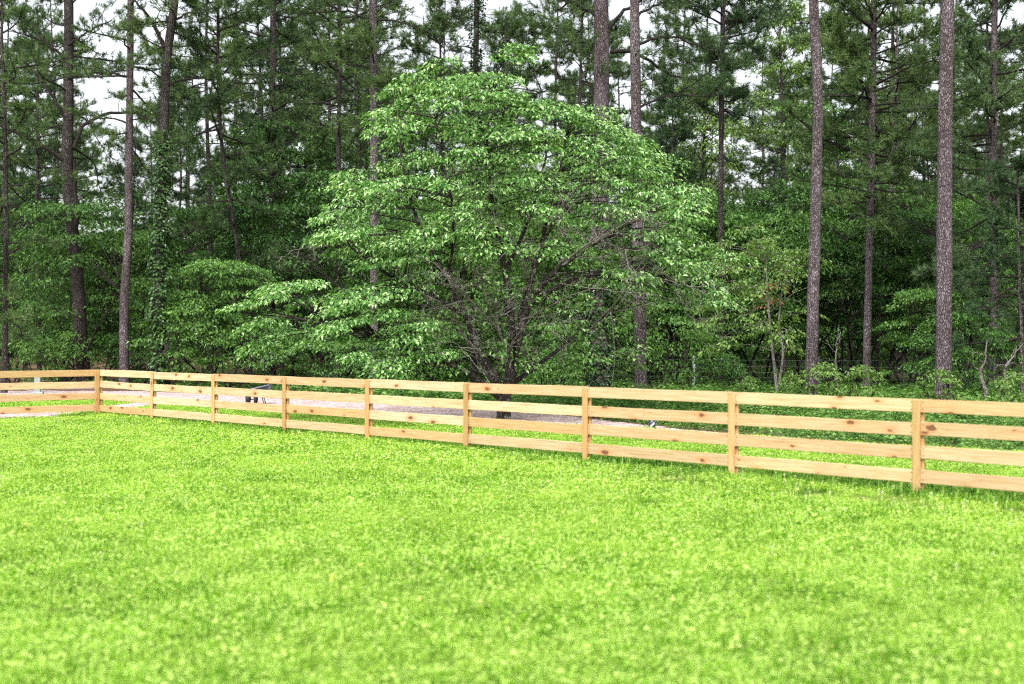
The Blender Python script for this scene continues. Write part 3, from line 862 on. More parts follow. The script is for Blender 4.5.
# ---- left group
hero_pine('big forked pine at the far left with long bare limbs and a leaning foot', 50.0,
          [(84, 378), (81, 330), (76, 270), (70, 215), (66, 165), (67, 120), (67, 60), (68, 0), (68, -60)], 13.5, 8.5, 6, 21,
          limbs=[([(68, 163), (52, 152), (30, 138), (0, 126), (-30, 116)], 5.0, (4, -1.0)), ([(74, 148), (80, 128), (95, 115), (128, 112), (160, 115)], 4.6, (3, 0.5)),
                 ([(72, 250), (76, 225), (75, 190), (74, 160)], 8.0, 0), ([(66, 120), (52, 95), (32, 70), (20, 50)], 3.4, 7), ([(68, 78), (95, 72), (128, 78)], 3.0, 6),
                 ([(68, 60), (42, 40), (10, 30)], 3.0, 8), ([(68, 45), (90, 30), (112, 20)], 2.6, 7)],
          crown=[dict(z0=zpx(190, 50), z1=20.5, n=30, L=3.6, twigs=8)], stubs=(2.5, 9, 12, 1.6), bark=M_bark_dark)
hero_pine('slim bare pine standing second of the three large left-hand trunks', 47.0,
          [(124, 380), (124, 330), (125, 290), (129, 240), (129, 150), (132, 60), (132, 0), (133, -60)], 9.6, 5.6, 7, 20,
          limbs=[([(131, 78), (110, 72), (88, 74)], 2.2, 4), ([(132, 120), (146, 118), (160, 112)], 1.4, 2)],
          crown=[dict(z0=zpx(150, 47), z1=19.5, n=30, L=2.6, twigs=6)], stubs=(2.5, 10, 12, 1.0))
hero_pine('ivy-clad pine forking near the top, third of the three large left-hand trunks', 46.0,
          [(160, 380), (159, 330), (160, 240), (163, 170), (165, 100), (166, 55), (173, 20), (175, 0), (178, -60)], 9.8, 8.0, 8, 20,
          limbs=[([(165, 50), (160, 35), (148, 15), (132, -2)], 5.0, 5), ([(168, 86), (180, 80), (198, 78)], 2.6, 6), ([(164, 132), (158, 124), (146, 118)], 2.0, 3), ([(175, 20), (190, 12), (208, 14)], 2.6, 6)],
          crown=[dict(z0=zpx(60, 46), z1=19.5, n=22, L=2.8, twigs=8)], ivy=(0.1, 8.6, 7000, 0.34), bark=M_bark_dark)
hero_pine('dark pine with a full needle crown at the upper left, right of the ivy-clad trunk', 54.0,
          [(272, 386), (272, 300), (272, 190), (272, 100), (273, 0), (273, -60)], 6.6, 6.0, 9, 20,
          crown=[dict(z0=zpx(190, 54), z1=20.0, n=58, L=3.6, twigs=10, K=16)], bark=M_bark_dark)
hero_pine('bushy pine with low spreading boughs in front of the wood, left of the dogwood', 47.0,
          [(252, 388), (248, 330), (238, 250), (225, 170), (220, 120), (219, 60), (219, -40)], 4.6, 2.8, 10, 16,
          crown=[dict(z0=zpx(290, 47), z1=zpx(-20, 47), n=44, L=2.7, twigs=9, K=16)], bark=M_bark_dark)
# ---- right group
hero_pine('narrow dark pine with a dense crown above the right end of the dogwood', 46.0,
          [(721, 392), (721, 300), (721, 190), (722, 90), (723, 0), (723, -60)], 5.6, 4.6, 11, 18,
          crown=[dict(z0=zpx(115, 46), z1=zpx(-90, 46), n=52, L=1.9, twigs=10, K=17, prof=lambda u: 0.55 + 0.45 * math.sin(u * 2.6))], bark=M_bark_dark, needle=M_needle_b)
hero_pine('broad bushy pine filling the gap between the two bare right-hand trunks', 41.0,
          [(866, 396), (868, 330), (869, 250), (872, 160), (874, 60), (874, 0), (874, -50)], 8.0, 5.6, 12, 15.5,
          limbs=[([(870, 190), (885, 165), (905, 135), (925, 105)], 2.6, 8), ([(870, 160), (850, 140), (836, 130)], 2.2, 6)],
          crown=[dict(z0=zpx(215, 41), z1=zpx(-40, 41), n=62, L=2.9, twigs=11, K=17)], stubs=(2.2, 5.0, 7, 1.0))
hero_pine('thin leaning pine pole beside the bushy pine, between the bare right-hand trunks', 47.0,
          [(876, 382), (879, 320), (883, 270), (888, 225), (894, 160), (898, 80)], 4.6, 3.0, 13, 13,
          crown=[dict(z0=zpx(215, 47), z1=12.5, n=20, L=1.6, twigs=7, K=13)], stubs=(2.5, 5, 4, 0.8))
hero_pine('pine with tiered dark boughs right of the thick bare trunk', 40.0,
          [(991, 400), (992, 330), (993, 240), (994, 150), (994, 60), (995, 0), (995, -50)], 7.6, 5.4, 14, 17,
          crown=[dict(z0=zpx(330, 40), z1=zpx(-60, 40), n=56, L=2.5, twigs=9, K=16)], stubs=(0.9, 4, 6, 0.8), needle=M_needle_b)
hero_pine('young pine at the right edge with drooping fine-needled boughs', 35.0,
          [(1022, 402), (1022, 330), (1020, 240), (1018, 175)], 3.8, 1.8, 15, 6.2,
          crown=[dict(z0=1.6, z1=6.0, n=34, L=1.7, twigs=8, K=18, tl=0.17, prof=lambda u: 1.1 - 0.8 * u)], needle=M_needle_b)
hero_pine('vine-covered trunk rising behind the top of the dogwood', 50.0,
          [(474, 390), (474, 250), (475, 100), (476, 40), (477, 0), (478, -60)], 6.6, 5.6, 16, 19,
          crown=[dict(z0=14.5, z1=18.8, n=14, L=2.2, twigs=6)], stubs=(9.5, 15.5, 60, 2.8), ivy=(6.5, 16.0, 2600, 0.34), bark=M_bark_dark)
hero_pine('small pine at the far left edge with hanging dark boughs', 44.0,
          [(4, 380), (6, 330), (8, 240), (6, 150), (4, 60)], 6.0, 3.6, 17, 14,
          crown=[dict(z0=zpx(330, 44), z1=13.5, n=32, L=2.7, twigs=9, K=15)], bark=M_bark_dark)
hero_pine('young pine with low boughs just right of the far-left edge pine', 56.0,
          [(40, 376), (39, 330), (36, 240), (36, 150), (36, 60)], 4.8, 3.2, 18, 15,
          crown=[dict(z0=zpx(320, 56), z1=14.5, n=30, L=3.0, twigs=8, K=15)], bark=M_bark_dark)
hero_pine('pointed young pine seen against the sky above the right side of the dogwood', 52.0,
          [(672, 390), (672, 250), (672, 140), (673, 80)], 3.6, 1.2, 19, 11.6,
          crown=[dict(z0=5.5, z1=11.3, n=34, L=1.3, twigs=7, K=14, prof=lambda u: 1.15 - u)], needle=M_needle_b)
hero_pine('pine with a loose dark crown above and left of the dogwood top', 50.0,
          [(337, 388), (338, 250), (339, 140), (340, 60), (340, -20)], 5.4, 4.0, 20, 18,
          crown=[dict(z0=zpx(140, 50), z1=17.5, n=44, L=2.7, twigs=9, K=15)], bark=M_bark_dark)

# ------------------------------------------------------------------ deeper pines: a few kinds, copied
def bg_pine(seed, H, z0, L_, n, needle, r=0.13):
    rg = np.random.default_rng(seed)
    root = empty('pine_tree', (0, 0, 0))
    path = smooth_poly(np.array([[0, 0, -0.3], [0.1 * rg.normal(), 0, H * 0.3], [0.3 * rg.normal(), 0.2 * rg.normal(), H * 0.6], [0.5 * rg.normal(), 0.3 * rg.normal(), H]]), 24)
    tm = MB(); trunk_mesh(tm, path, np.linspace(r, 0.03, 24), rg, 9); tm.build('trunk', M_bark_dark, root, True)
    lm, nm = MB(), MB()
    pine_crown(lm, nm, path, z0, H - 0.3, n, L_, rg, 12, 13, 0.30, 0.018, None, 0.03, None, 0.85)
    dead_stubs(lm, path, 2, z0, 8, 1.2, rg)
    lm.build('limbs', M_limb, root, True); nm.build('crown', needle, root)
    return root
BG = [bg_pine(300, 20, 9, 3.2, 34, M_needle), bg_pine(301, 18, 7, 2.8, 36, M_needle_b), bg_pine(302, 22, 12, 3.4, 30, M_needle), bg_pine(303, 14, 4, 2.4, 34, M_needle_b, 0.09), bg_pine(304, 19, 10, 2.6, 26, M_needle, 0.11)]
bgrg = np.random.default_rng(55)
spots = []
tries = 0
GAPS = [(538, 20, 2), (645, 50, 2), (120, 50, 1), (738, 22, 1)]      # px ranges where the sky is open
while len(spots) < 118 and tries < 6000:
    tries += 1
    D = 58 + 50 * bgrg.random() ** 0.8
    px = -90 + 1210 * bgrg.random()
    x = (px - 512) / F * D
    if any((x - a) ** 2 + ((D - b) * 0.7) ** 2 < 2.4 ** 2 for a, b, _ in spots): continue
    k = int(bgrg.integers(5))
    if any(abs(px - g) < w for g, w, _ in GAPS) and bgrg.random() < 0.8: continue
    if px < 235 and bgrg.random() < 0.12: continue
    spots.append((x, D, k))
used = set()
for x, D, k in spots:
    o = BG[k] if k not in used else copy_tree(BG[k])
    used.add(k)
    o.location = (x, D, float(gz(x, D))); o.rotation_euler = (0, 0, bgrg.random() * 6.28)
    s = 0.85 + 0.3 * bgrg.random(); o.scale = (s, s, s * (0.92 + 0.16 * bgrg.random()))
    tag(o, 'slender dark pine deep in the wood behind the front trunks', 'pine tree', 'pines deep in the wood')

# ------------------------------------------------------------------ broadleaf shrubs and small trees
def pad(lm, fm, c, rad, n, ls, rg, flat=0.28, out=None, tilt=0.25, tw=True, rv=None):
    """one flat spray of leaves round c"""
    out = nrm(out if out is not None else rg.normal(size=3) * [1, 1, 0])
    a = rg.random(n) * 6.283; r = rad * np.sqrt(rg.random(n))
    o = np.stack([np.cos(a), np.sin(a), np.zeros(n)], -1)
    p = c + o * r[:, None] * (1 + 0.25 * np.sin(a * 3 + rg.random() * 6))[:, None]
    p[:, 2] += flat * rad * (rg.random(n) - 0.5) - (r / rad) ** 2 * rad * 0.16 - ((p - c) @ out) * tilt
    d = o * 0.8 + 0.55 * rg.normal(size=(n, 3)) * [1, 1, 0.5] + out * 0.3 + np.array([0, 0, -0.42])
    up = np.array([0, 0, 1.0]) + 0.35 * rg.normal(size=(n, 3)) + o * 0.25
    leaves(fm, p, d, up, ls * (0.5 + 0.9 * rg.random(n)), 0.52, 0.10, 0.28, None, rg)
    if tw and lm is not None:
        for k in range(5):
            aa = rg.random() * 6.283
            e = c + np.array([math.cos(aa), math.sin(aa), -0.08]) * rad * 0.85
            tube(lm, limb_path(c, e - c, rad * 0.85, rg, 4, 0.35, 0), np.linspace(0.008, 0.003, 4), 4, rg.random(), 0, None, False)

def shrub_kind(name, seed, H, Rr, npads, nleaf, ls, mat, stems=5, z0=0.15, padr=0.5, bark=M_limb, flat=0.35, topheavy=0.5):
    rg = np.random.default_rng(seed)
    root = empty(name, (0, 0, 0)); lm, fm = MB(), MB()
    st = []
    for k in range(stems):
        a = k * 6.283 / stems + rg.normal() * 0.4
        q = limb_path((0.05 * math.cos(a), 0.05 * math.sin(a), -0.1), (math.cos(a) * 0.45, math.sin(a) * 0.45, 1.0), H * (0.7 + 0.3 * rg.random()), rg, 9, 0.3, 0.1)
        tube(lm, q, np.linspace(0.012 + 0.006 * H, 0.006, 9), 6, rg.random(), 0.05, rg, False); st.append(q)
    S = np.concatenate([q[2:] for q in st])
    for k in range(npads):
        u = rg.random() ** topheavy
        z = z0 + (H - z0) * u
        wr = Rr * math.sqrt(max(0.05, 1 - ((u - 0.45) / 0.62) ** 2)) * (0.35 + 0.65 * rg.random() ** 0.5)
        a = rg.random() * 6.283
        c = np.array([wr * math.cos(a), wr * math.sin(a), z])
        j = np.argmin(np.linalg.norm((S - c) * [1, 1, 1.6] - [0, 0, -0.3], axis=1))
        m = (S[j] + c) / 2 + [0, 0, 0.1]
        tube(lm, smooth_poly([S[j], m, c], 5), np.linspace(0.014, 0.006, 5), 5, rg.random(), 0, None, False)
        pad(lm, fm, c, padr * (0.7 + 0.6 * rg.random()), nleaf, ls, rg, flat, c - [0, 0, z], 0.2, False)
    lm.build('stems', bark, root, True); fm.build('foliage', mat, root)
    return root
def put(o, px, D, s=1.0, label=None, cat='shrub', group=None, sz=None, dz=0.0):
    x = (px - 512) / F * D
    o.location = (x, D, float(gz(x, D)) + dz); o.rotation_euler = (0, 0, float(np.random.default_rng(int(px * 7 + D * 13) & 0xffff).random() * 6.28))
    o.scale = (s, s, sz if sz else s)
    tag(o, label, cat, group); return o

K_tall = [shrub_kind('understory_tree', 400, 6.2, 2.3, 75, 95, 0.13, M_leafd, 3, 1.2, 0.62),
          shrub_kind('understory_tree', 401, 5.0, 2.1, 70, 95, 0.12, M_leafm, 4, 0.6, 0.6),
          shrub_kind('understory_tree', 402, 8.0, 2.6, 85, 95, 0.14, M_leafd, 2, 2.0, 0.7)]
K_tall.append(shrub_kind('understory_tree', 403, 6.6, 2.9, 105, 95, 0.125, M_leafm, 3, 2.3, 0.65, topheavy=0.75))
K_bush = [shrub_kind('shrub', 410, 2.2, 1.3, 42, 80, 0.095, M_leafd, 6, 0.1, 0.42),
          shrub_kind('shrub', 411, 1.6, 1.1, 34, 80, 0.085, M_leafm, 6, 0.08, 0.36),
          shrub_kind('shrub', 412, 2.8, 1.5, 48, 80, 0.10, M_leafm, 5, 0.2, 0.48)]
K_small = [shrub_kind('seedling_bush', 420, 1.1, 0.42, 17, 50, 0.085, M_leafl, 5, 0.1, 0.2, flat=0.7)]
extra = [(600, 47), (655, 50), (700, 48.5), (742, 50), (788, 47.5), (838, 49), (884, 50.5), (925, 47.5), (972, 48), (1018, 46), (430, 50), (500, 47)]
first = {}
def place(kind, idx, px, D, s, label, cat='shrub', group=None, sz=None):
    src = {'tall': K_tall, 'bush': K_bush, 'small': K_small}[kind][idx]
    key = (kind, idx)
    o = src if key not in first else copy_tree(src)
    first[key] = 1
    return put(o, px, D, s, label, cat, group, sz)

ug = 'undergrowth among the pine trunks'
# named ones near the front
place('bush', 1, 57, 50, 1.25, 'low leafy bush at the foot of the big forked pine, on its left')
place('bush', 2, 100, 52, 1.0, 'mid green bush between the forked pine and the slim bare pine')
place('bush', 0, 140, 50, 0.9, 'dark bush between the slim bare pine and the ivy-clad trunk')
place('bush', 2, 190, 47, 1.2, 'rounded green bush just right of the ivy-clad trunk')
place('tall', 1, 225, 45, 0.85, 'leafy small tree left of the dogwood, its foliage reaching the fence top', 'small tree')
place('tall', 0, 262, 49, 1.05, 'dark small tree standing behind the left tip of the dogwood', 'small tree')
place('tall', 2, 322, 50, 0.95, 'tall dark broadleaf tree above the left arm of the dogwood', 'small tree')
place('tall', 1, 410, 48, 1.0, 'leafy small tree hidden behind the middle left of the dogwood', 'small tree')
place('bush', 0, 300, 42, 1.0, 'dark bush in the shade under the left arm of the dogwood')
place('bush', 0, 370, 40, 0.85, 'dark bush under the dogwood behind the fifth fence post')
place('bush', 2, 545, 36, 0.75, 'green bush right of the dogwood stems, before the ivy-covered trunk')
place('bush', 1, 570, 39, 0.9, 'leafy bush at the left foot of the thick ivy-covered trunk')
place('tall', 1, 585, 47, 1.1, 'small leafy tree behind the thick ivy-covered trunk', 'small tree')
place('bush', 2, 660, 41, 1.0, 'green bush behind and right of the straight trunk without ivy')
place('tall', 1, 690, 46, 0.95, 'small leafy tree under the right tip of the dogwood', 'small tree')
place('bush', 1, 715, 43, 0.8, 'low bush by the grey metal fence stake')
place('tall', 0, 765, 52, 1.0, 'dark tree in the shade behind the pale-stemmed sapling', 'small tree')
place('tall', 0, 905, 46, 0.95, 'dark leafy tree left of the thick bare trunk, behind the leaning pole', 'small tree')
place('tall', 1, 925, 40, 0.62, 'leafy bush spreading at the left foot of the thick bare trunk')
place('bush', 2, 962, 36, 0.85, 'leafy bush at the right foot of the thick bare trunk')
place('tall', 2, 800, 50, 0.9, 'tall broadleaf tree behind the slim bare trunk on the right', 'small tree')
place('tall', 0, 840, 47, 0.8, 'dark small tree between the slim bare trunk and the bushy pine', 'small tree')
place('small', 0, 822, 32.5, 1.0, 'light green seedling bush at the right foot of the slim bare trunk', 'bush')
place('small', 0, 864, 32.0, 0.95, 'light green seedling bush below the bushy pine, just above the fence', 'bush')
place('small', 0, 748, 33.0, 0.7, 'pale green seedling bush left of the pale-stemmed sapling', 'bush')
place('small', 0, 938, 30.0, 0.9, 'yellow-green seedling bush against the foot of the thick bare trunk', 'bush')
place('small', 0, 1012, 30.0, 0.85, 'light green seedling bush at the right edge beyond the fence', 'bush')
place('small', 0, 792, 33.5, 0.75, 'pale green seedling bush between the sapling and the slim bare trunk', 'bush')
place('small', 0, 640, 33.2, 0.55, 'small seedling bush at the foot of the straight trunk without ivy', 'bush')
for k_, (a_, b_) in enumerate(extra):
    place('tall', 3, a_, b_, 0.9 + 0.05 * (k_ % 4), 'high-crowned small tree overhanging the deep shade at the edge of the wood', 'small tree', 'small trees overhanging the wood edge')
# the rest of the understory
urg = np.random.default_rng(91)
cnt = 0; us = []
tries = 0
while cnt < 92 and tries < 5000:
    tries += 1
    D = 50 + 34 * urg.random(); px = -80 + 1190 * urg.random(); x = (px - 512) / F * D
    if any((x - a) ** 2 + (D - b) ** 2 < 2.1 ** 2 for a, b in us): continue
    us.append((x, D)); cnt += 1
    kind, idx = [('tall', 0), ('tall', 1), ('tall', 2), ('bush', 0), ('bush', 2), ('tall', 0)][int(urg.integers(6))]
    nm = 'dark understory tree deep in the wood behind the front trunks' if kind == 'tall' else 'dark bush deep in the wood behind the front trunks'
    place(kind, idx, px, D, 0.8 + 0.45 * urg.random(), nm, 'small tree' if kind == 'tall' else 'shrub', 'understory trees deep in the wood' if kind == 'tall' else 'bushes deep in the wood')

# bright broadleaf trees seen high between the pines
def tall_broadleaf(label, px, D, z0, z1, Rr, n, seed, mat):
    rg = np.random.default_rng(seed); x = (px - 512) / F * D; g = float(gz(x, D))
    root = empty('broadleaf_tree', (x, D, g)); tag(root, label, 'tree')
    path = smooth_poly([[0, 0, -0.3], [0.2 * rg.normal(), 0, z0], [0.5 * rg.normal(), 0.2, z1]], 16)
    tm, lm, fm = MB(), MB(), MB(); trunk_mesh(tm, path, np.linspace(0.12, 0.02, 16), rg, 9); tm.build('trunk', M_bark_dark, root, True)
    for k in range(n):
        z = z0 + (z1 - z0) * rg.random(); c0 = at_z(path, z - 0.6); a = rg.random() * 6.283
        rr = Rr * (0.3 + 0.7 * rg.random()) * math.sqrt(max(0.1, 1 - ((z - z0) / (z1 - z0) - 0.4) ** 2 * 2))
        c = at_z(path, z) + [rr * math.cos(a), rr * math.sin(a), 0.2]
        tube(lm, smooth_poly([c0, (c0 + c) / 2, c], 6), np.linspace(0.025, 0.008, 6), 5, rg.random(), 0, None, False)
        pad(lm, fm, c, 0.75, 110, 0.14, rg, 0.4, c - at_z(path, z), 0.2)
    lm.build('limbs', M_limb, root, True); fm.build('crown', mat, root)
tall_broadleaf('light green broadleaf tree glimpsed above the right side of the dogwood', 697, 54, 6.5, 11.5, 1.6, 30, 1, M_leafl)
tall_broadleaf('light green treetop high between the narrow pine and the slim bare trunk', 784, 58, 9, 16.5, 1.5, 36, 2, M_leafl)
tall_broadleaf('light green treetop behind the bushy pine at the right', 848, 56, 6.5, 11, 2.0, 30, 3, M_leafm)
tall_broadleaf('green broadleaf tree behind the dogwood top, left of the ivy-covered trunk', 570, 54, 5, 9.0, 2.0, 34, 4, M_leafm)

# far wood: one mass
fw = MB(); rg = np.random.default_rng(7)
n = 150000
u = rg.random(n); D = 84 + 34 * rg.random(n); px = -120 + 1270 * u; x = (px - 512) / F * D
hmax = 10.0 + 2.0 * np.sin(px * 0.021) + 1.6 * np.sin(px * 0.057 + 1) + 1.8 * np.abs(rg.normal(size=n))
hmax -= 1.6 * sm(235, 150, px) + 2.0 * np.exp(-((px - 640) / 60.0) ** 2) + 3.0 * np.exp(-((px - 730) / 22.0) ** 2)
z = gz(x, D) + hmax * rg.random(n) ** 1.25
lump = np.sin(x * 0.9 + z * 1.2) * np.sin(z * 1.7 - x * 0.5 + D * 0.3)
ok = lump > -0.75 + 1.1 * sm(5.5, 12, z)
x, D, z = x[ok], D[ok], z[ok]; n = len(x)
az = rg.random(n) * 6.283
leaves(fw, np.stack([x, D, z], -1), np.stack([np.cos(az), np.sin(az), -0.4 + 0 * az], -1), np.array([0, -0.3, 1.0]) + 0.4 * rg.normal(size=(n, 3)), 0.30 + 0.22 * rg.random(n), 0.6, 0.1, 0.2, None, rg)
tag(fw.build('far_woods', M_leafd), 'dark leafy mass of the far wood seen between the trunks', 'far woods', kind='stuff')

# ------------------------------------------------------------------ the dogwood
DD = 28.5
def dog(px, py, dy=0.0): return W(px, py, DD + dy)
drg = np.random.default_rng(2024)
base = dog(503, 421); base[2] = 0.0
droot = empty('dogwood_tree', tuple(base))
tag(droot, 'spreading light green dogwood with layered boughs, standing behind the middle of the fence', 'tree')
STEMS = [
    # (points (px,py,dy)), base radius, tip radius
    ([(503, 424, 0), (504, 408, 0), (506, 392, 0)], 0.135, 0.115),
    ([(506, 396, 0), (513, 365, -0.1), (520, 330, -0.2), (530, 300, -0.2), (556, 268, -0.4), (596, 240, -0.7), (640, 214, -1.0)], 0.075, 0.016),
    ([(504, 398, 0), (494, 375, 0.1), (478, 350, 0.2), (470, 320, 0.3), (448, 285, 0.2), (424, 240, 0.0), (404, 190, -0.2), (398, 130, 0)], 0.065, 0.014),
    ([(506, 395, 0), (510, 360, 0.2), (512, 320, 0.3), (505, 270, 0.4), (496, 210, 0.4), (488, 150, 0.2), (494, 90, 0)], 0.070, 0.014),
    ([(500, 398, 0), (480, 380, -0.3), (448, 362, -0.7), (410, 346, -1.1), (360, 332, -1.4), (305, 322, -1.7), (262, 318, -1.9)], 0.055, 0.012),
    ([(528, 304, -0.2), (560, 285, 0.2), (610, 270, 0.6), (660, 262, 0.9), (715, 288, 1.2)], 0.045, 0.010),
    ([(520, 330, -0.2), (535, 270, 0.3), (552, 200, 0.6), (566, 140, 0.6), (572, 100, 0.5)], 0.042, 0.010),
    ([(506, 270, 0.4), (530, 220, 1.0), (548, 150, 1.4), (545, 90, 1.4)], 0.035, 0.010),
    ([(470, 320, 0.3), (440, 300, -0.6), (400, 280, -1.3), (350, 250, -1.6), (330, 210, -1.6)], 0.036, 0.009),
    ([(510, 385, 0), (530, 370, 0.6), (556, 350, 1.3), (590, 325, 2.0), (640, 300, 2.6)], 0.045, 0.010),
    ([(500, 392, 0), (486, 372, 1.0), (470, 340, 1.8), (430, 300, 2.6), (390, 260, 3.0)], 0.040, 0.010),
    ([(596, 240, -0.7), (640, 235, -1.4), (690, 230, -1.7)], 0.022, 0.008),
    ([(448, 285, 0.2), (452, 220, -1.0), (440, 150, -1.6), (430, 100, -1.5)], 0.030, 0.009),
    ([(513, 365, -0.1), (516, 330, -1.2), (530, 270, -2.2), (560, 210, -2.6), (600, 170, -2.4)], 0.036, 0.009),
]
tm, lm, fm = MB(), MB(), MB()
SK = []
for k, (pts, ra, rb) in enumerate(STEMS):
    q = smooth_poly([dog(a, b, c) - base for a, b, c in pts], 22 if k else 8)
    if k == 0: q[0, 2] = -0.15
    else: q[1:] += np.cumsum(drg.normal(size=(21, 3)) * 0.012, 0)
    rr = np.linspace(ra * 1.3, rb, len(q))
    tube(tm if k in (0, 1, 2, 3, 4) else lm, q, rr, 10, drg.random(), 0.07, drg, True)
    if k: SK.append(q[3:])
# pale bare twiggy boughs in the thin middle of the crown
def bare(p0, p1, r, depth=0):
    q = smooth_poly([p0, (np.array(p0) + p1) / 2 + 0.08 * drg.normal(size=3), p1], 9); q[1:] += np.cumsum(drg.normal(size=(8, 3)) * 0.014, 0)
    tube(bm_, q, np.linspace(r, r * 0.3, 9), 6, drg.random(), 0.05, drg, False)
    if depth < 3:
        Ls = np.linalg.norm(q[-1] - q[0])
        for j in range(5 if depth < 2 else 3):
            i = int(drg.integers(2, 8)); dd = nrm(nrm(q[-1] - q[0]) * 0.8 + 0.8 * drg.normal(size=3) * [1, 0.8, 0.8])
            bare(q[i], q[i] + dd * Ls * (0.3 + 0.3 * drg.random()), r * 0.45, depth + 1)
bm_ = MB()
for a, b, r in [((500, 330, -0.6), (446, 270, -1.7), 0.024), ((470, 345, -0.4), (440, 300, -1.5), 0.016), ((522, 320, -0.6), (600, 285, -1.8), 0.016), ((505, 345, -0.4), (478, 262, -1.6), 0.018),
                ((556, 268, -0.5), (610, 228, -1.9), 0.022), ((560, 262, -0.7), (650, 208, -2.0), 0.024), ((530, 300, -0.3), (500, 215, -1.8), 0.018), ((575, 255, -0.7), (540, 215, -2.1), 0.016),
                ((590, 330, 0.2), (650, 262, -1.5), 0.020), ((505, 360, -0.1), (455, 345, -1.6), 0.016), ((600, 240, -0.9), (640, 250, -2.2), 0.018), ((495, 370, 0.2), (545, 300, -1.2), 0.016),
                ((640, 255, -0.5), (710, 300, -1.2), 0.016), ((560, 360, 0.2), (580, 325, -0.4), 0.012), ((330, 245, -0.8), (285, 255, -1.2), 0.010), ((470, 300, -0.4), (420, 310, -1.4), 0.014)]:
    bare(dog(a[0], a[1], a[2] - 0.5) - base, dog(b[0], b[1], b[2] - 1.0) - base, r * 1.15)
# sprays of leaves: where they hang in the crown
CROWN = [(383, 96), (398, 84), (414, 92), (420, 66), (440, 60), (452, 78), (470, 54), (500, 62), (520, 46), (545, 56), (552, 84), (580, 82), (606, 106), (612, 128), (646, 136), (668, 150), (664, 172), (704, 190), (712, 204), (684, 222),
         (740, 252), (728, 268), (724, 300), (690, 305), (650, 290), (610, 282), (560, 262), (520, 250), (470, 268), (430, 262), (400, 300), (440, 318),
         (452, 345), (420, 366), (372, 372), (336, 352), (290, 354), (250, 346), (280, 326), (234, 304), (262, 286), (300, 277), (345, 286), (396, 278), (388, 262), (345, 256), (322, 236), (330, 212), (368, 206), (338, 180), (346, 160), (378, 168), (392, 140), (370, 120)]
pads = []
tries = 0
while len(pads) < 310 and tries < 30000:
    tries += 1
    px, py = 225 + 525 * drg.random(), 42 + 335 * drg.random()
    if not in_poly(np.array([px]), np.array([py]), CROWN)[0]: continue
    lump = math.sin(px * 0.050 + 1.3 * math.sin(py * 0.035)) * math.sin(py * 0.075 + 0.8 * math.sin(px * 0.02))
    if lump < -0.50 and drg.random() < 0.9: continue
    # thickness of the crown in depth
    wx = 1 - ((px - 495) / 285) ** 2
    half = 3.0 * math.sqrt(max(0.08, wx)) * (0.65 + 0.35 * sm(60, 200, py))
    dy = half * (2 * drg.random() - 1)
    if py > 262 and px < 460: dy = -1.5 + 1.3 * drg.normal()
    dy = float(np.clip(dy, -3.4, 3.4))
    p = dog(px, py, dy)
    # keep clear of neighbours so that layers with gaps form
    if any(((p[0] - q[0]) ** 2 + (p[1] - q[1]) ** 2) / 0.42 ** 2 + ((p[2] - q[2]) / 0.19) ** 2 < 1 for q in pads): continue
    pads.append(p)
for px, py, dy in [(350, 172, -0.8), (372, 182, -1.2), (345, 200, -1.4), (376, 206, -1.6), (336, 226, -1.3), (365, 228, -1.8), (382, 245, -1.5), (350, 248, -1.2), (372, 264, -1.8), (600, 222, -1.5), (592, 168, -1.8), (590, 118, -0.6), (604, 110, 0.2), (612, 128, -1.0), (598, 146, -1.4), (608, 166, -0.6), (594, 186, -1.6), (604, 205, -1.0), (628, 148, -0.3), (642, 150, -0.8), (634, 168, -1.2), (646, 186, -0.4), (630, 200, -1.5), (650, 206, -0.9), (622, 182, 0.5), (600, 128, 0.8), (240, 304, -1.8), (262, 322, -1.6), (258, 342, -1.4), (285, 285, -1.7), (735, 256, 0.6), (718, 292, 0.9), (700, 262, 0.4), (395, 90, 0), (412, 76, 0.3), (440, 62, 0.2), (520, 50, 0.5), (700, 300, 0), (345, 180, -1.2), (332, 215, -1.4), (420, 372, -1.2), (400, 365, -1.8), (440, 352, -1.6)]:
    pads.append(dog(px, py, dy))
S = np.concatenate(SK)
ctr = np.array([0, 0, 2.0])
for p in pads:
    c = p - base
    inner = c * [0.72, 0.72, 1] - [0, 0, 0.22]
    j = np.argmin(np.linalg.norm((S - inner) * [1, 1, 1.3], axis=1) + 0.6 * np.maximum(0, S[:, 2] - c[2]))
    mid = (S[j] + c) / 2 + np.array([0, 0, 0.06]) + 0.05 * drg.normal(size=3)
    tube(lm, smooth_poly([S[j], mid, c], 7), np.linspace(0.017, 0.006, 7), 5, drg.random(), 0, None, False)
    rad = 0.42 * (0.7 + 0.65 * drg.random())
    low = 1.0 if (c[0] < -0.9 and c[2] < 2.6) else 0.0
    pad(lm, fm, c, rad, int(125 + 70 * drg.random() + 50 * low) + 25, 0.084, drg, 0.30, (c - ctr) * [1, 1, 0.1], 0.22)
# thin foliage low in the middle
for k in range(52):
    c = dog(446 + 200 * drg.random(), 268 + 100 * drg.random(), -1.6 + 3.5 * drg.random()) - base
    pad(lm, fm, c, 0.32, 38, 0.09, drg, 0.5, c - ctr, 0.2)
tm.build('trunk', M_bark_lichen, droot, True)
lm.build('limbs', M_bark_lichen, droot, True)
bm_.build('bare_branches', M_twig, droot, True)
fm.build('crown', M_dog, droot)

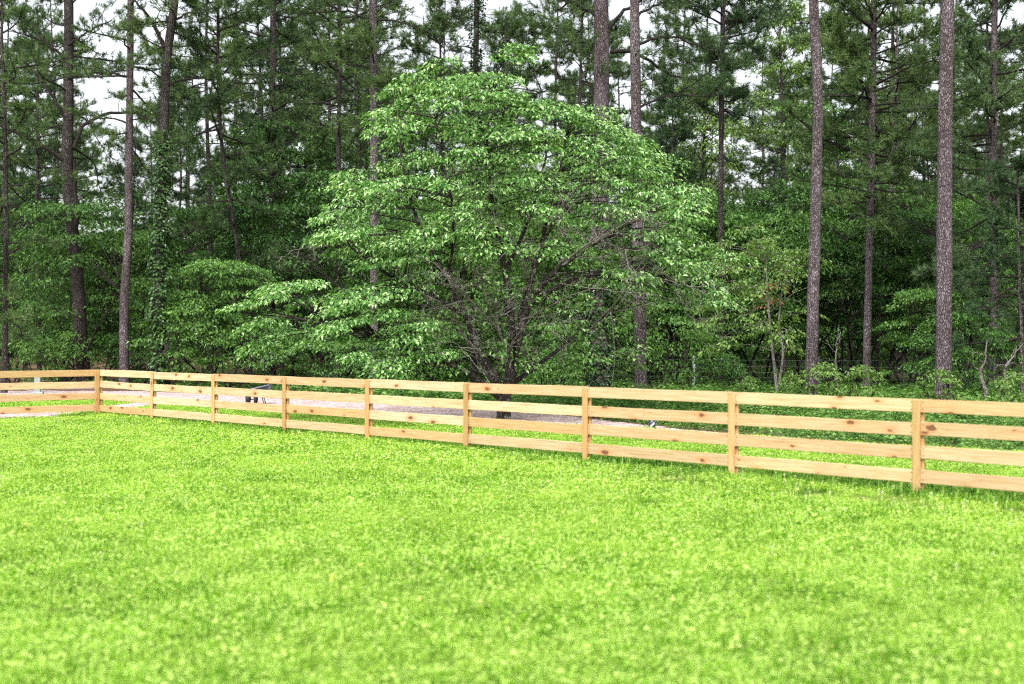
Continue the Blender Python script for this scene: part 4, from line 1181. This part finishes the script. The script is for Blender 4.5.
# pale-stemmed sapling at the right with drooping sprays, and its dead brown leaves
srg = np.random.default_rng(5)
sb = W(778, 404, 36.0); sb[2] = float(gz(sb[0], 36.0))
sroot = empty('sapling', tuple(sb)); tag(sroot, 'pale-stemmed young tree with drooping light green sprays left of the slim bare trunk', 'young tree')
tm, lm, fm, dm = MB(), MB(), MB(), MB()
def sp(px, py, dy=0.0): return W(px, py, 36.0 + dy) - sb
sk = []
for pts, ra in [([(778, 406, 0), (776, 380, 0), (771, 340, 0), (768, 300, 0.1), (766, 262, 0.2)], 0.05), ([(779, 385, 0), (784, 350, 0.1), (778, 325, 0.3), (782, 290, 0.5)], 0.035),
                ([(772, 335, 0), (750, 310, -0.4), (725, 300, -0.8)], 0.015), ([(770, 312, 0), (795, 292, -0.3), (815, 285, -0.3)], 0.015)]:
    q = smooth_poly([sp(*p) for p in pts], 14); tube(tm, q, np.linspace(ra, ra * 0.35, 14), 8, 0.5, 0.06, srg, True); sk.append(q)
S2 = np.concatenate(sk)
for k in range(62):
    px = 705 + 110 * srg.random(); py = 222 + (130 if px < 800 else 90) * srg.random()
    if py < 225 + abs(px - 755) * 0.35: continue
    c = sp(px, py, -0.8 + 2.2 * srg.random())
    j = np.argmin(np.linalg.norm(S2 - c * [0.7, 0.7, 0.93], axis=1))
    tube(lm, smooth_poly([S2[j], (S2[j] + c) / 2 + [0, 0, 0.12], c], 6), np.linspace(0.010, 0.004, 6), 5, srg.random(), 0, None, False)
    pad(lm, fm, c, 0.42, 80, 0.10, srg, 0.3, (c - [0, 0, 2]) * [1, 1, 0.1], 0.35)
for k in range(5):
    c = sp(765 + 18 * srg.random(), 280 + 28 * srg.random(), -0.6)
    pad(None, dm, c, 0.22, 22, 0.085, srg, 0.5, None, 0.3, False)
tm.build('trunk', M_twig, sroot, True); lm.build('limbs', M_twig, sroot, True); fm.build('crown', M_leafl, sroot); dm.build('dead_leaves', M_dead, sroot)

# gnarled bare stems at the right edge
def bare_stem(label, pix, D, w, seed):
    rg = np.random.default_rng(seed)
    P = np.array([W(a, b, D) for a, b in pix]); b0 = P[0].copy(); b0[2] = float(gz(b0[0], D)); P[0] = b0 - [0, 0, 0.1]
    q = smooth_poly(P - b0, 18); q[2:] += 0.018 * rg.normal(size=(16, 3))
    mb = MB(); tube(mb, q, np.linspace(w / F * D / 2, 0.012, 18), 8, 0.5, 0.08, rg, True)
    for k in range(5):
        i = int(rg.integers(8, 17)); tube(mb, limb_path(q[i], nrm(np.array([rg.normal(), rg.normal(), 0.8])), 0.5, rg, 6, 0.5, 0), np.linspace(0.012, 0.004, 6), 5, 0.5, 0, None, False)
    root = empty('bare_sapling', tuple(b0)); mb.build('stem', M_twig, root, True)
    fm = MB(); 
    for k in range(4): pad(None, fm, q[-1] + 0.25 * rg.normal(size=3), 0.2, 20, 0.07, rg, 0.5, None, 0.2, False)
    fm.build('foliage', M_leafd, root)
    tag(root, label, 'sapling')
bare_stem('crooked pale stem leaning against the foot of the tiered pine', [(988, 402), (986, 388), (980, 378), (984, 362), (987, 340)], 34, 5, 1)
bare_stem('crooked pale stem right of the tiered pine, bending right', [(1001, 403), (1001, 390), (1006, 378), (1004, 368), (1012, 358), (1022, 345)], 34, 4.5, 2)
bare_stem('short dead stem standing right of the slim bare trunk', [(836, 402), (835, 370), (837, 345), (841, 332)], 37, 3, 3)

# ------------------------------------------------------------------ wire fence along the wood
M_galv = plain('galvanised_steel', (0.58, 0.62, 0.62), 0.6, 0.1)
M_wire = plain('dull_wire', (0.09, 0.10, 0.095), 0.7, 0.3)
M_dwood = plain('weathered_wood', (0.10, 0.085, 0.07), 0.9)
WA, WB = np.array([(592 - 512) / F * 46, 46.0]), np.array([(1090 - 512) / F * 38.5, 38.5])
wf = empty('wire_fence', (WA[0], WA[1], float(gz(*WA)))); tag(wf, 'rusting woven wire fence with grey metal stakes along the shaded edge of the wood', 'fence')
wd = WB - WA; wl = np.linalg.norm(wd); wu = wd / wl
npost = 7
for k in range(npost):
    q = WA + wd * k / (npost - 1)
    if k == 1:
        q = np.array([(694 - 512) / F * (WA[1] + wd[1] * 0.2), WA[1] + wd[1] * 0.2])
    g = float(gz(*q)) - wf.location[2]; b = np.array([q[0] - WA[0], q[1] - WA[1], g])
    mb = MB(); box(mb, (b[0], b[1], b[2] + 0.48), (0.075 if k == 1 else 0.035, 0.012, 1.36), math.atan2(wu[1], wu[0]), bev=0.002)
    box(mb, (b[0] - wu[1] * -0.016, b[1] - wu[0] * 0.016, b[2] + 0.48), (0.010, 0.028, 1.34), math.atan2(wu[1], wu[0]), bev=0.002)
    mb.build('stake', M_galv if k == 1 else M_wire, wf)
mb = MB()
for h in (0.10, 0.22, 0.34, 0.48, 0.64, 0.82, 1.02):
    t = np.linspace(0, 1, 40)[:, None]
    q = np.concatenate([t * wd, np.full((40, 1), h)], 1); q[:, 2] += 0.01 * np.sin(t[:, 0] * 60 + h * 9)
    tube(mb, q, 0.0035, 4, 0.5, 0, None, False)
for s in np.arange(0.0, wl, 0.16):
    a = wu * s; tube(mb, [(a[0], a[1], 0.08), (a[0], a[1], 1.02)], 0.0025, 3, 0.5, 0, None, False)
mb.build('wire_mesh', M_wire, wf)

# dark gate frame among the left-hand trunks
gb = W(139, 380, 52.0); gb[2] = float(gz(gb[0], 52.0)); gr = empty('wooden_gate', tuple(gb))
tag(gr, 'dark wooden gate frame with a pale top bar between the left-hand trunks', 'gate')
for dx in (-0.40, 0.36):
    mb = MB(); box(mb, (dx, 0, 0.72), (0.09, 0.09, 1.7), 0.03, bev=0.006); mb.build('post', M_dwood, gr)
mb = MB(); box(mb, (-0.02, -0.065, 1.42), (0.95, 0.035, 0.06), 0, bev=0.004); mb.build('top_bar', M_galv, gr)
for z in (0.35, 0.75, 1.1):
    mb = MB(); box(mb, (-0.02, -0.063, z), (0.76, 0.03, 0.08), 0, bev=0.004); mb.build('bar', M_dwood, gr)

# ------------------------------------------------------------------ small things by the driveway
M_black = plain('black_paint', (0.022, 0.020, 0.022), 0.45)
M_rub = plain('black_rubber', (0.02, 0.019, 0.02), 0.8)
M_slate = plain('slate_plastic', (0.03, 0.038, 0.06), 0.30)
M_edge = plain('worn_pale_metal', (0.16, 0.18, 0.22), 0.35, 0.3)
cb = np.array([(257 - 512) / F * 36.0, 36.0, 0.012])
cart = empty('garden_cart', tuple(cb)); tag(cart, 'small dark garden cart with a tilted tray, parked on the pale driveway', 'garden cart')
px1 = 36.0 / F
def cp(px, py): return np.array([(px - 257) * px1, 0, (404 - py) * px1])
mb = MB()       # tray: flared shell, tilted up to the right
from mathutils import Matrix
Mt = Matrix.Rotation(R(-14), 3, 'Y')
def shell(mb, c, lx, ly, h, t, M):
    import itertools
    o = [(-lx, -ly, h), (lx, -ly, h), (lx, ly, h), (-lx, ly, h)]; b = [(x * 0.66, y * 0.62, 0) for x, y, _ in o]
    i = [(x * 0.95, y * 0.92, h) for x, y, _ in o]; bi = [(x * 0.61, y * 0.56, t) for x, y, _ in o]
    V = np.array([tuple(M @ Vector(p)) for p in o + b + i + bi]) + c
    f = []
    for k in range(4):
        n_ = (k + 1) % 4
        f += [(4 + k, 4 + n_, n_, k), (k, n_, 8 + n_, 8 + k), (8 + k, 8 + n_, 12 + n_, 12 + k)]
    f += [(7, 6, 5, 4), (12, 13, 14, 15)]
    mb.add(V, np.array(f))
shell(mb, cp(262, 394), 0.27, 0.24, 0.17, 0.012, Mt); mb.build('tray', M_slate, cart)
mb = MB(); e = [Mt @ Vector(p) for p in ((-0.27, -0.24, 0.178), (0.27, -0.24, 0.178), (0.27, 0.24, 0.178), (-0.27, 0.24, 0.178), (-0.27, -0.24, 0.178))]
tube(mb, [np.array(q) + cp(262, 394) for q in e], 0.014, 8); mb.build('tray_rim', M_edge, cart)
def wheel(x, y, z, r, w):
    o = MB(); th = np.linspace(0, 2 * math.pi, 19)
    tube(o, np.stack([np.full(19, x), y + (r - w / 2) * np.cos(th), z + (r - w / 2) * np.sin(th)], -1), w / 2, 8, cap=False)
    tyre = o.build('wheel', M_rub, cart, True)
    h = MB(); tube(h, [(x - 0.02, y, z), (x + 0.02, y, z)], [r * 0.66] * 2, 16); tube(h, [(x - 0.05, y, z), (x + 0.05, y, z)], [0.02] * 2, 10)
    h.build('rim', M_black, tyre)
wheel(cp(248.5, 0)[0], -0.05, 0.14, 0.14, 0.12); wheel(cp(256, 0)[0], -0.03, 0.14, 0.14, 0.085)
mb = MB()
tube(mb, [(cp(248, 0)[0], -0.14, 0.12), tuple(cp(256, 393) + [0, -0.1, 0]), tuple(cp(266, 392) + [0, -0.12, 0])], 0.014, 8)
tube(mb, [(cp(256, 0)[0], 0.16, 0.12), tuple(cp(258, 393) + [0, 0.1, 0]), tuple(cp(266, 392) + [0, 0.12, 0])], 0.014, 8)
tube(mb, [(cp(248.5, 0)[0], -0.18, 0.115), (cp(256, 0)[0], 0.20, 0.115)], 0.011, 8)
mb.build('frame', M_black, cart)
for s in (-0.12, 0.12):
    mb = MB(); tube(mb, [tuple(cp(262.5, 392.5) + [0, s, 0]), tuple(cp(263.5, 400) + [0, s, 0]), tuple(cp(265, 404) + [0, s, 0.006])], 0.012, 8); mb.build('leg', M_black, cart)

jb = G(652, 429.5)
jug = empty('jug', (jb[0], jb[1], 0.0)); tag(jug, 'small dark jug with a pale band lying open by the end of the driveway', 'jug')
jug['label'] = 'small dark blue jug with a white stripe at the far end of the gravel driveway'
mb = MB(); tube(mb, [(0, 0, 0.004), (0, 0, 0.01), (0, 0, 0.12), (0, 0, 0.16), (0.0, 0, 0.178), (0, 0, 0.20)], [0.058, 0.066, 0.066, 0.055, 0.028, 0.026], 16); mb.build('body', M_slate, jug, True)
mb = MB(); tube(mb, [(0, 0, 0.20), (0, 0, 0.225)], [0.031, 0.031], 14); mb.build('cap', M_edge, jug)
M_wh = plain('white_plastic', (0.42, 0.44, 0.44), 0.5)
mb = MB(); th = np.linspace(-2.2, -0.9, 9)
for a0, a1 in zip(th[:-1], th[1:]):
    r_ = 0.0675; zz = lambda a: 0.03 + 0.075 * (a + 2.2) / 1.3
    mb.add([(r_ * math.cos(a0), r_ * math.sin(a0), zz(a0)), (r_ * math.cos(a1), r_ * math.sin(a1), zz(a1)), (r_ * math.cos(a1), r_ * math.sin(a1), zz(a1) + 0.045), (r_ * math.cos(a0), r_ * math.sin(a0), zz(a0) + 0.045)], [[0, 1, 2, 3]])
mb.build('stripe', M_wh, jug)
mb = MB(); th = np.linspace(-1.3, 1.3, 9); tube(mb, np.stack([0.055 + 0.04 * np.cos(th), 0 * th, 0.115 + 0.045 * np.sin(th)], -1), 0.008, 7); mb.build('handle', M_slate, jug, True)

M_pale = plain('pale_painted_wood', (0.25, 0.28, 0.265), 0.6)
qb = W(37.5, 396, 42.0)
pp = empty('marker_post', (qb[0], 42.0, 0.0)); tag(pp, 'short pale grey painted post seen between the boards at the left end of the fence', 'post')
mb = MB(); box(mb, (0, 0, 0.28), (0.17, 0.17, 0.72), 0.2, bev=0.008); mb.build('shaft', M_pale, pp)
mb = MB(); box(mb, (0, 0, 0.655), (0.20, 0.20, 0.03), 0.2, bev=0.006); mb.build('cap', M_galv, pp)
mb = MB(); box(mb, (0, 0, 0.04), (0.34, 0.30, 0.14), 0.2, bev=0.02); mb.build('footing', M_pale, pp)
